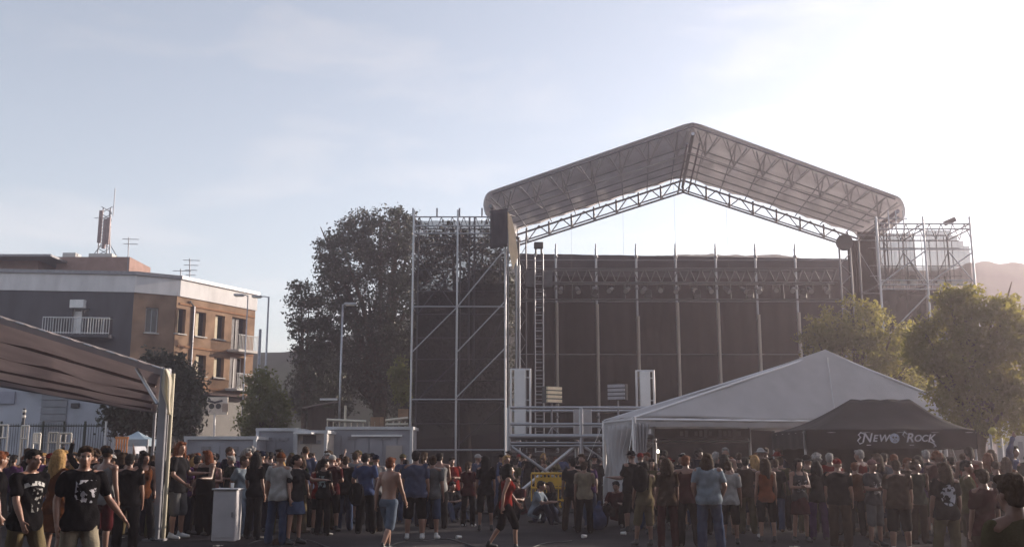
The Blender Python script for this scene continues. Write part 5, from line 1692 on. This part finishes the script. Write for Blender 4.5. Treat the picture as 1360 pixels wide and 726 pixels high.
def print_mat(name, base, ink, x0, x1, z0, z1, kind, back=False):
    """a flat print on the chest (or back) of a shirt: an inked motif inside a rectangle of the cloth"""
    if name in _m: return _m[name]
    m = mat(name, base, .9, .2, 7, bump=.35, bscale=60)
    nt = m.node_tree; nd = nt.nodes; lk = nt.links.new
    bs = nd['Principled BSDF']
    src = bs.inputs['Base Color'].links[0].from_socket
    tc = nd.new('ShaderNodeTexCoord'); sp = nd.new('ShaderNodeSeparateXYZ'); lk(tc.outputs['Object'], sp.inputs[0])

    def math_(op, a, b=None):
        n = nd.new('ShaderNodeMath'); n.operation = op
        for i, v in enumerate((a, b)):
            if v is None: continue
            if isinstance(v, (int, float)): n.inputs[i].default_value = v
            else: lk(v, n.inputs[i])
        return n.outputs[0]

    def band(o, lo, hi): return math_('MULTIPLY', math_('GREATER_THAN', o, lo), math_('LESS_THAN', o, hi))
    x, y, z = sp.outputs
    side = math_('GREATER_THAN', y, .0) if back else math_('LESS_THAN', y, .0)
    if kind == 'letters':            # an arched line of strokes above a figure
        arch = math_('ADD', z, math_('MULTIPLY', math_('MULTIPLY', x, x), 1.8))
        st = nd.new('ShaderNodeTexNoise'); st.inputs['Scale'].default_value = 34; mp = nd.new('ShaderNodeMapping'); mp.inputs['Scale'].default_value = (1, .01, .35)
        lk(tc.outputs['Object'], mp.inputs[0]); lk(mp.outputs[0], st.inputs['Vector'])
        strokes = math_('GREATER_THAN', st.outputs['Fac'], .44)
        head = math_('MULTIPLY', math_('MULTIPLY', band(arch, 1.335, 1.385), band(x, -.13, .13)), strokes)
        fg = nd.new('ShaderNodeTexNoise'); fg.inputs['Scale'].default_value = 17; fg.inputs['Detail'].default_value = 3; lk(tc.outputs['Object'], fg.inputs['Vector'])
        fig = math_('MULTIPLY', math_('MULTIPLY', band(z, 1.03, 1.30), band(x, -.04, .085)), math_('GREATER_THAN', fg.outputs['Fac'], .54))
        mask = math_('MAXIMUM', head, math_('MULTIPLY', fig, .6))
    elif kind == 'wings':
        fg = nd.new('ShaderNodeTexNoise'); fg.inputs['Scale'].default_value = 13; fg.inputs['Detail'].default_value = 3; fg.inputs['Distortion'].default_value = .8; lk(tc.outputs['Object'], fg.inputs['Vector'])
        body_ = math_('MULTIPLY', math_('MULTIPLY', band(z, z0, z1), band(x, x0, x1)), math_('GREATER_THAN', fg.outputs['Fac'], .50))
        mask = math_('MULTIPLY', body_, .85)
    else:                            # round back print
        rr = math_('ADD', math_('MULTIPLY', x, x), math_('MULTIPLY', math_('POWER', math_('ABSOLUTE', math_('SUBTRACT', z, (z0 + z1) / 2)), 2), .55))
        fg = nd.new('ShaderNodeTexNoise'); fg.inputs['Scale'].default_value = 15; lk(tc.outputs['Object'], fg.inputs['Vector'])
        disc = math_('LESS_THAN', rr, .0165)
        mask = math_('MULTIPLY', disc, math_('GREATER_THAN', fg.outputs['Fac'], .45))
    mask = math_('MULTIPLY', mask, side)
    mx = nd.new('ShaderNodeMix'); mx.data_type = 'RGBA'
    lk(mask, mx.inputs[0]); lk(src, mx.inputs[6]); mx.inputs[7].default_value = (*ink, 1)
    lk(mx.outputs[2], bs.inputs['Base Color'])
    return m


PR1 = print_mat('cloth_black_lettered', (.007, .0065, .0075), (.42, .42, .41), 0, 0, 0, 0, 'letters')
PR2 = print_mat('cloth_black_winged', (.007, .0065, .0075), (.40, .39, .43), -.11, .12, 1.13, 1.38, 'wings')
PR3 = print_mat('cloth_black_round_print', (.008, .0075, .008), (.42, .43, .48), 0, 0, 1.05, 1.40, 'disc', back=True)
PR4 = print_mat('cloth_charcoal_print', (.035, .034, .038), (.34, .33, .34), -.10, .10, 1.05, 1.30, 'wings')

PRB = print_mat('cloth_black_back_print', (.007, .0065, .0075), (.24, .30, .31), -.11, .11, 1.10, 1.36, 'wings', back=True)
PRF = print_mat('cloth_black_front_print', (.007, .0065, .0075), (.26, .30, .28), -.10, .10, 1.08, 1.34, 'wings')
placed = []


def part_of(root, name, mesh, m):
    o = link(name, mesh, root)
    o.material_slots[0].link = 'OBJECT'; o.material_slots[0].material = m
    return o


def person(px, ytop, d, face, label, build, pose, top, bottom, hair, skin=1, shoe=0, group=None, vox=.016, eyes=False, h=None):
    if h is None: h = min(1.98, max(1.48, EYE + (HORIZON - ytop) * d / FPX))
    if pose == 'sit': h = h if h > 1.4 else 1.72
    X = at(px, 620, d).x
    J = skel(pose, build)
    root = thing('person', label, 'person', (X, d, 0), group or 'people in the festival crowd', RAD(face))
    k = h / 1.76
    root.scale = (k, k, k)
    dz = -J['low']
    objs = [part_of(root, 'body', body_mesh(pose, build, vox), SKIN[skin])]
    if top: objs.append(part_of(root, 'shirt' if top[0] != 'tank' else 'vest', top_mesh(pose, build, top[0], vox), top[1] if not isinstance(top[1], str) else C[top[1]]))
    if bottom: objs.append(part_of(root, {'long': 'trousers', 'shorts': 'shorts', 'skirt': 'skirt'}[bottom[0]], bottom_mesh(pose, build, bottom[0], vox), C[bottom[1]]))
    for nm in ('L', 'R'): objs.append(part_of(root, 'shoe', shoe_mesh(pose, build, nm), SHOEM[shoe]))
    for o in objs: o.location.z = dz
    if hair:
        hm = C[hair[1]] if hair[0] in ('cap', 'hat') else HAIRC[hair[1]]
        o = part_of(root, hair[0] if hair[0] in ('cap', 'hat') else 'hair', hair_mesh(hair[0]), hm)
        o.matrix_local = Matrix.Translation(Vector(J['head']) + Vector((0, 0, dz))) @ Matrix(J['Rh'].tolist()).to_4x4()
        if hair[0] == 'cap':
            o2 = part_of(root, 'hair', hair_mesh('shaved'), HAIRC['brown']); o2.matrix_local = o.matrix_local.copy()
    if eyes:
        for s in (-1, 1):
            o = part_of(root, 'eye', eye_mesh(), EYEM)
            o.matrix_local = Matrix.Translation(Vector(J['head']) + Vector((0, 0, dz))) @ Matrix(J['Rh'].tolist()).to_4x4() @ Matrix.Translation((.031 * s, -.084, .004))
    placed.append((X, d))
    return root


V1 = .011
# --- the people one can tell apart, left to right
person(40, 592, 11.9, 62, 'man in black T-shirt with white lettering and khaki trousers, walking right', 'm', 'walk', ('tee', PR1), ('long', 'khaki'), ('short', 'black'), 0, 1, vox=V1, eyes=True)
person(112, 589, 11.5, 40, 'smiling short-haired man in black winged-print T-shirt and cream trousers, arm held out', 'm', 'reach', ('tee', PR2), ('long', 'cream'), ('short', 'brown'), 0, 1, vox=V1, eyes=True)
person(-2, 598, 13.5, 120, 'person in black T-shirt with auburn hair, cut by the left photo edge', 'm', 'lean', ('tee', 'black'), ('long', 'charcoal'), ('short', 'auburn'), 1)
person(78, 596, 14.6, 150, 'woman with long blond hair in a rust top between the two printed-shirt men', 'f', 'stand', ('tee', 'rust'), ('skirt', 'rust'), ('long', 'blond'), 1)
person(141, 594, 17, 160, 'man in a white vest and maroon shorts behind the winged-print man', 'm', 'lean', ('tank', 'lightgrey'), ('shorts', 'maroon'), ('cap', 'black'), 1)
person(172, 602, 17.5, 185, 'broad person all in black left of the purple-sleeved woman', 'h', 'stand', ('tee', 'black'), ('long', 'black'), ('short', 'black'), 1)
person(192, 600, 20, 30, 'woman in a rust top and charcoal leggings just left of the canopy post', 'f', 'lean', ('tank', 'rust'), ('long', 'charcoal'), ('long', 'black'), 1)
person(203, 604, 21.5, 200, 'person in a purple long-sleeved shirt touching the left of the canopy post', 'f', 'pockets', ('long', 'purple'), ('long', 'navy'), ('tail', 'brown'), 1)
person(238, 586, 20.6, 80, 'tall man with long auburn hair right of the canopy post, in grey shorts', 'm', 'talk', ('tee', 'charcoal'), ('shorts', 'grey'), ('long', 'auburn'), 0, 2)
person(262, 604, 22.5, 170, 'person in maroon T-shirt between the canopy post and the pale cabinet', 'm', 'stand', ('tee', 'maroon'), ('long', 'black'), ('short', 'black'), 1)
person(283, 606, 23.5, 10, 'bare-shouldered woman behind the pale cabinet, pinkish vest', 'f', 'crossed', ('tank', 'pinkish'), ('long', 'navy'), ('tail', 'black'), 0)
person(304, 593, 25, 75, 'man in profile with a sunlit face above the pale cabinet', 'm', 'lean', ('tee', 'navy'), ('long', 'denim'), ('shaved', 'brown'), 0)
person(322, 602, 21.3, 60, 'person in a pale blue shirt and pale jeans stepping out right of the cabinet', 'm', 'stride', ('tee', 'paleblue'), ('long', 'paledenim'), ('short', 'brown'), 1, 2)
person(340, 600, 20.5, 150, 'long-haired person all in black left of the white T-shirt man', 'f', 'lean', ('tee', 'black'), ('long', 'charcoal'), ('long', 'black'), 1)
person(372, 600, 19.3, 172, 'man seen from behind in white T-shirt and blue jeans with a rust cap', 'm', 'lean', ('tee', 'white'), ('long', 'denim'), ('cap', 'rust'), 0)
person(394, 603, 19.4, 60, 'woman in a dark top and denim skirt holding out one arm', 'f', 'point', ('tee', 'charcoal'), ('skirt', 'denim'), ('tail', 'black'), 0)
person(405, 592, 24, 195, 'tall shaven-headed man in a slate shirt with a sunlit scalp', 'm', 'stand', ('tee', 'slate'), ('long', 'black'), ('shaved', 'brown'), 0)
person(426, 610, 22, 190, 'woman in red T-shirt and black skirt with dark hair', 'f', 'stand', ('tee', 'red'), ('skirt', 'black'), ('long', 'brown'), 0)
person(441, 603, 22.6, 165, 'person with a pale cap, maroon shirt and black shorts', 'm', 'crossed', ('tee', 'maroon'), ('shorts', 'black'), ('cap', 'white'), 0)
person(459, 605, 23, 185, 'man in a black shirt and dark jeans right of the pale cap', 'm', 'stand', ('tee', 'black'), ('long', 'denim'), ('short', 'brown'), 1)
person(486, 601, 22, 175, 'man in a slate-blue shirt with a black bag at his hip', 'm', 'pockets', ('tee', 'blue'), ('long', 'black'), ('short', 'black'), 1)
person(499, 603, 22.6, 200, 'person in a light grey T-shirt and dark cap behind the shirtless man', 'm', 'stand', ('tee', 'lightgrey'), ('long', 'charcoal'), ('cap', 'navy'), 1)
person(517, 604, 17.9, 150, 'shirtless man in denim shorts walking away, his right side rimmed by sun', 'm', 'walk', None, ('shorts', 'paledenim'), ('short', 'auburn'), 0)
person(552, 598, 20.4, 183, 'broad man seen from behind in a blue-grey shirt and black shorts', 'h', 'stand', ('tee', 'slate'), ('shorts', 'black'), ('short', 'black'), 1, 2)
person(574, 604, 20.6, 170, 'man in a grey T-shirt and denim shorts beside the broad blue-shirted man', 'm', 'lean', ('tee', 'grey'), ('shorts', 'denim'), ('short', 'brown'), 1, 2)
person(584, 600, 23.5, 195, 'person in a white vest behind the grey T-shirt man', 'm', 'talk', ('tank', 'white'), ('long', 'charcoal'), ('short', 'black'), 1)
person(600, 606, 26.5, 20, 'man in red T-shirt facing us before the left scaffold tower', 'h', 'crossed', ('tee', 'red'), ('long', 'navy'), ('short', 'black'), 1)
person(622, 612, 24.2, 160, 'person in a maroon top with pale trainers left of the bare-legged woman', 'f', 'stand', ('tee', 'maroon'), ('long', 'black'), ('tail', 'brown'), 1, 2)
person(645, 604, 22.8, 185, 'bare-legged woman in black top and black shorts seen from behind', 'f', 'stand', ('tee', 'black'), ('shorts', 'black'), ('long', 'black'), 1)
person(672, 612, 18.1, 100, 'black-haired woman striding in a red vest and black shorts', 'f', 'stride', ('tank', 'red'), ('shorts', 'black'), ('wavy', 'black'), 0)
person(710, 660, 25.2, 70, 'seated person in a pale blue T-shirt on the ground by the platform brace', 'm', 'sit', ('tee', 'paleblue'), ('long', 'navy'), ('short', 'black'), 1, h=1.72)
person(737, 668, 25.8, -60, 'seated dark-clothed person facing the one in pale blue', 'f', 'sit', ('tee', 'charcoal'), ('long', 'slate'), ('long', 'brown'), 1, h=1.66)
person(776, 612, 22.2, 178, 'man from behind in a beige T-shirt and black trousers below the platform', 'm', 'drink', ('tee', 'beige'), ('long', 'black'), ('short', 'brown'), 1)
person(760, 608, 22.9, 190, 'man in charcoal leaning in beside the beige T-shirt man', 'm', 'lean', ('tee', 'charcoal'), ('long', 'brown'), ('short', 'black'), 1)
person(596, 668, 26.2, 40, 'seated person in a charcoal top on the asphalt before the left scaffold tower', 'f', 'sit', ('tee', 'charcoal'), ('long', 'denim'), ('tail', 'black'), 1, h=1.66)
person(690, 666, 27.0, -30, 'seated person in a maroon T-shirt left of the one in pale blue', 'm', 'sit', ('tee', 'maroon'), ('long', 'black'), ('short', 'brown'), 1, h=1.74)
person(820, 662, 24.5, -20, 'person crouched low on the ground in maroon before the white curtain', 'm', 'sit', ('tee', 'maroon'), ('long', 'black'), ('short', 'black'), 1, h=1.74)
person(855, 612, 19, 200, 'person in beige shorts with a dark backpack by the white curtain', 'm', 'lean', ('tee', 'khaki'), ('shorts', 'khaki'), ('short', 'black'), 1)
person(885, 607, 18.3, 185, 'long-haired person in dark brown right of the backpack', 'f', 'stand', ('tee', 'brown'), ('long', 'maroon'), ('wavy', 'brown'), 1)
person(911, 604, 18.9, 170, 'slim man in maroon vest left of the light blue shirt', 'm', 'pockets', ('tank', 'maroon'), ('long', 'black'), ('short', 'auburn'), 1)
person(940, 601, 18.0, 178, 'long dark-haired person from behind in a loose light blue T-shirt and jeans', 'h', 'pockets', ('tee', 'paleblue'), ('long', 'denim'), ('long', 'brown'), 1)
person(967, 611, 19.3, 165, 'person in a white T-shirt and black shorts right of the light blue shirt', 'm', 'stand', ('tee', 'white'), ('shorts', 'black'), ('short', 'brown'), 1)
person(990, 606, 22, 180, 'person in brown T-shirt between the white T-shirt and the orange-red top', 'm', 'crossed', ('tee', 'brown'), ('long', 'olive'), ('short', 'black'), 2)
person(1016, 607, 19.7, 182, 'woman in orange-red top and black shorts seen from behind', 'f', 'stand', ('tank', 'orange'), ('shorts', 'black'), ('long', 'brown'), 0)
person(1036, 606, 23, 160, 'man in olive T-shirt below the pink sign', 'm', 'phone', ('tee', 'olive'), ('long', 'black'), ('short', 'brown'), 1)
person(1060, 608, 19.8, 15, 'bare-legged woman in a charcoal printed vest and maroon skirt', 'f', 'crossed', ('tank', PR4), ('skirt', 'maroon'), ('long', 'black'), 0)
person(1084, 611, 20.4, 175, 'woman in black with purple trousers left of the red cap', 'f', 'stand', ('tee', 'black'), ('long', 'purple'), ('wavy', 'black'), 1)
person(1112, 608, 18.9, 150, 'broad person in black under a bright red cap, right arm edged by sun', 'h', 'stand', ('tee', 'black'), ('long', 'brown'), ('cap', 'red'), 0)
person(1135, 613, 21.5, 190, 'person in rust T-shirt behind the red-capped one', 'm', 'talk', ('tee', 'rust'), ('long', 'black'), ('short', 'auburn'), 1)
person(1158, 609, 18.9, 30, 'person in a pinkish cap and grey printed T-shirt under the black tent front', 'm', 'crossed', ('tee', PR4), ('shorts', 'grey'), ('cap', 'pinkish'), 1)
person(1190, 610, 17.6, 175, 'broad person all in brown below the tent emblem', 'h', 'stand', ('tee', 'brown'), ('shorts', 'black'), ('short', 'brown'), 1, 2)
person(1216, 611, 19.5, 20, 'curly-haired person in dark green below the letter O', 'm', 'phone', ('tee', 'darkgreen'), ('long', 'brown'), ('curly', 'brown'), 1)
person(1253, 613, 14.8, 185, 'person with long hair in black, large round pale print on the back', 'm', 'lean', ('tee', PR3), ('long', 'olive'), ('long', 'brown'), 1)
person(1283, 610, 16.2, 70, 'man in profile with a sunlit edge, olive shirt, left of the blond head', 'm', 'drink', ('tee', 'olive'), ('long', 'brown'), ('short', 'black'), 1)
person(1303, 623, 12.2, 190, 'short person with grey-brown hair from behind, maroon top', 'f', 'stand', ('tee', 'maroon'), ('long', 'brown'), ('short', 'brown'), 1)
person(1322, 611, 17.5, 185, 'man in charcoal with a shaved head above the nearest person', 'm', 'stand', ('tee', 'charcoal'), ('long', 'black'), ('shaved', 'brown'), 1)
person(1342, 626, 5.5, 190, 'nearest person, dark-haired and seen from behind in the bottom right corner', 'f', 'stand', ('tee', 'olive'), ('long', 'black'), ('short', 'brown'), 1, vox=V1)

# --- the crowd behind them
FILL = [(x, y) for x, y in placed]
zones_px = [(-20, 25, 'at the far left edge'), (25, 70, 'behind the lettered T-shirt man'), (70, 125, 'behind the winged-print man'), (125, 190, 'below the dark round tree'), (190, 240, 'around the canopy post'),
            (240, 300, 'before the leftmost cabin'), (300, 350, 'behind the pale cabinet'), (350, 420, 'before the bluish and cream cabins'), (420, 480, 'before the long grey cabin'), (480, 545, 'by the right end of the long cabin'),
            (545, 610, 'at the foot of the left scaffold tower'), (610, 675, 'below the right bay of the left tower'), (675, 730, 'behind the left platform brace'), (730, 800, 'under the platform deck'), (800, 870, 'beside the white curtain'),
            (870, 940, 'under the left of the marquee'), (940, 1010, 'under the middle of the marquee'), (1010, 1070, 'below the pink sign'), (1070, 1130, 'at the left of the black tent'), (1130, 1190, 'under the word NEW'),
            (1190, 1250, 'under the word ROCK'), (1250, 1310, 'at the right of the black tent'), (1310, 1400, 'at the far right edge')]
rr = random.Random(11)
used = set()
hairn = {'short': 'short {} hair', 'long': 'long {} hair', 'tail': '{} ponytail', 'wavy': 'wavy {} hair', 'curly': 'curly {} hair', 'cap': '{} cap', 'hat': '{} brimmed hat', 'shaved': 'shaved {} hair'}
bgposes = ['stand', 'lean', 'pockets', 'crossed', 'drink', 'talk', 'phone', 'hips', 'point', 'walk', 'drink', 'talk', 'high', 'bend', 'stride']
tops = ['black'] * 9 + ['charcoal'] * 3 + ['maroon', 'maroon', 'purple', 'brown', 'navy', 'darkgreen', 'red', 'rust', 'grey', 'slate', 'purple', 'navy', 'olive', 'blue', 'lightgrey']
NBG = 0
tries = 0
knot, left = None, 0
while NBG < 205 and tries < 12000:
    tries += 1
    if left <= 0:
        knot = (rr.uniform(-25, 1385), rr.choice((rr.uniform(21.5, 26), rr.uniform(24, 30), rr.uniform(28, 33)))); left = rr.randint(2, 5)
    left -= 1
    d = knot[1] + rr.gauss(0, .7)
    px = knot[0] + rr.gauss(0, 24)
    if not -28 < px < 1388: continue
    if px > 790: d = min(d, 29.3)
    if px > 1050: d = 20.6 + abs(d * 7.3 % 2.3)
    X = at(px, 620, d).x
    if any((X - a) ** 2 + ((d - b) * .8) ** 2 < .46 ** 2 for a, b in FILL): continue
    if (688 < px < 762 or 797 < px < 838) and d < 33.4: d = 38.5 + (d * 3.7 % 5); X = at(px, 620, d).x
    elif 665 < px < 880 and d > 33.4: continue
    if any((X - a) ** 2 + ((d - b) * .8) ** 2 < .46 ** 2 for a, b in FILL): continue
    if d < 24 and 560 < px < 790 and rr.random() < .6: continue
    zone = next(z for a, b, z in zones_px if a - 10 <= px < b)
    build = rr.choice(('m', 'm', 'f', 'f', 'h'))
    hk = rr.choice(('short', 'short', 'long', 'cap', 'shaved', 'curly', 'tail', 'hat') if build != 'f' else ('long', 'long', 'tail', 'wavy', 'short'))
    hc = rr.choice(('black', 'black', 'brown', 'brown', 'auburn', 'grey') if build != 'f' else ('black', 'black', 'brown', 'blond', 'auburn'))
    if hk in ('cap', 'hat'): hc = rr.choice(('black', 'red', 'navy', 'white', 'olive'))
    tk, tcx = rr.choice(('tee', 'tee', 'tee', 'tank', 'long')), rr.choice(tops)
    noun = {'m': 'man', 'f': 'woman', 'h': 'broad man'}[build]
    garment = {'tee': 'T-shirt', 'tank': 'vest', 'long': 'long-sleeved top'}[tk]
    lab = f"{noun} with {hairn[hk].format(hc)} in {'an' if tcx[0] in 'aeiou' else 'a'} {tcx} {garment} {zone}".replace('lightgrey', 'light grey').replace('darkgreen', 'dark green')
    if lab in used or len(lab.split()) > 16: continue
    used.add(lab)
    h = rr.gauss(1.745, .06) if build != 'f' else rr.gauss(1.645, .055)
    h = max(1.5, min(1.9, h))
    pose = rr.choice(bgposes)
    kx = at(knot[0], 620, knot[1]).x
    face = math.degrees(math.atan2(kx - X, d - knot[1])) + rr.uniform(-35, 35) if rr.random() < .5 else rr.choice((rr.uniform(140, 225), rr.uniform(150, 210), rr.uniform(-50, 50)))
    prn = None
    if tk == 'tee' and tcx == 'black' and rr.random() < .55: prn = rr.choice((PRB, PRF))
    person(px, 0, d, face, lab, build, pose, (tk, prn or tcx), (rr.choice(('long', 'long', 'shorts')), rr.choice(('black', 'black', 'denim', 'charcoal', 'khaki', 'olive', 'navy'))), (hk, hc), rr.choice((0, 1, 1, 2)), rr.choice((0, 0, 1)), vox=.02, h=h)
    FILL.append((X, d)); NBG += 1

# ------------------------------------------------------------------ bags and litter
def backpack(c, rz, m, lab):
    t = thing('backpack', lab, 'bag', (c[0], c[1], c[2]))
    R = Matrix.Rotation(rz, 3, 'Z'); c = Vector(c)
    sh = Shell(); sh.ell((0, 0, .0), (.17, .10, .24)); sh.ell((0, .02, -.08), (.16, .11, .17))
    o = link('sack', remesh(sh, 'sack', .016, 2, .006, 14, 3), t); o.material_slots[0].link = 'OBJECT'; o.material_slots[0].material = m; o.rotation_euler.z = rz
    MB().box(c + R @ Vector((0, .12, -.07)), (.20, .05, .17), rz).build('pocket', m, t, bevel=.02)
    for s in (-.1, .1): MB().tube([c + R @ Vector((s, -.07, .2)), c + R @ Vector((s, -.16, .12)), c + R @ Vector((s, -.09, -.2))], .014, 6).build('strap', m, t)
    return t


xb = at(851, 640, 18.75).x
backpack((xb, 18.78, 1.22), RAD(20), C['black'], 'black backpack slung on the person by the white curtain')
xb = at(481, 640, 21.7).x
backpack((xb - .12, 21.75, .84), RAD(10), C['black'], 'black bag hanging at the hip of the slate-blue shirt man')
xb = at(795, 690, 23).x
t = thing('bin_bag', 'blue sack standing on the ground right of the beige T-shirt man', 'sack', (xb, 23, 0))
sh = Shell(); sh.ell((0, 0, .22), (.19, .17, .22)); sh.ell((0, 0, .42), (.10, .09, .14)); sh.cap((0, 0, .5), .03, (.02, .02, .6), .05)
o = link('sack', remesh(sh, 'sack', .018, 1, .01, 18, 2), t); o.material_slots[0].link = 'OBJECT'; o.material_slots[0].material = C['blue']
# green lit screen in a hand under the red cap
CUPS = mat('clear_plastic', (.55, .54, .52), .3, .1, 5)
CARD = mat('crushed_card', (.42, .38, .32), .8, .2, 8)
lit = []
for i in range(40):
    d = rr.uniform(14.5, 22); px = rr.uniform(0, 1300)
    X = at(px, 690, d).x
    if any((X - a) ** 2 + (d - b) ** 2 < .3 ** 2 for a, b in FILL): continue
    a = rr.uniform(0, 6.3)
    if i % 2:
        o = MB().tube([(X, d, .036), (X + .11 * math.cos(a), d + .11 * math.sin(a), .041)], [.03, .038], 10).build('plastic_cup', CUPS, None, smooth=False)
        tag(o, 'crushed plastic cup lying on the asphalt', 'litter', 'plastic cups lying on the asphalt')
    else:
        def fn(u, v, a=a, X=X, d=d): return (X + (u - .5) * .17 * math.cos(a) - (v - .5) * .12 * math.sin(a), d + (u - .5) * .17 * math.sin(a) + (v - .5) * .12 * math.cos(a), .012 + .03 * abs(math.sin(u * 5 + v * 4 + i)))
        o = MB().grid(fn, 5, 4).build('paper_scrap', CARD, None)
        tag(o, 'crumpled paper scrap lying on the asphalt', 'litter', 'paper scraps lying on the asphalt')

pts = []
for k in range(40):
    px = 330 + k * 11
    d = 19.2 + 1.2 * math.sin(k * .35) + .3 * math.sin(k * 1.1)
    pts.append((at(px, 690, d).x, d, .012))
tag(MB().tube(pts, .012, 6).build('cable', BLACKM, None, smooth=True), 'black power cable trailing across the asphalt', 'cable')

# ------------------------------------------------------------------ evening haze
hm = bpy.data.materials.new('evening_haze'); hm.use_nodes = True
hn = hm.node_tree.nodes
hn.remove(hn['Principled BSDF'])
pv = hn.new('ShaderNodeVolumePrincipled')
pv.inputs['Color'].default_value = (.95, .85, .93, 1)
pv.inputs['Density'].default_value = HAZE_DENSITY
pv.inputs['Anisotropy'].default_value = HAZE_G
hm.node_tree.links.new(pv.outputs['Volume'], hn['Material Output'].inputs['Volume'])
b = MB().box((0, 600, 19.5), (1640, 1640, 41))
tag(b.build('haze', hm), 'thin evening haze in the air', None, None, 'stuff')
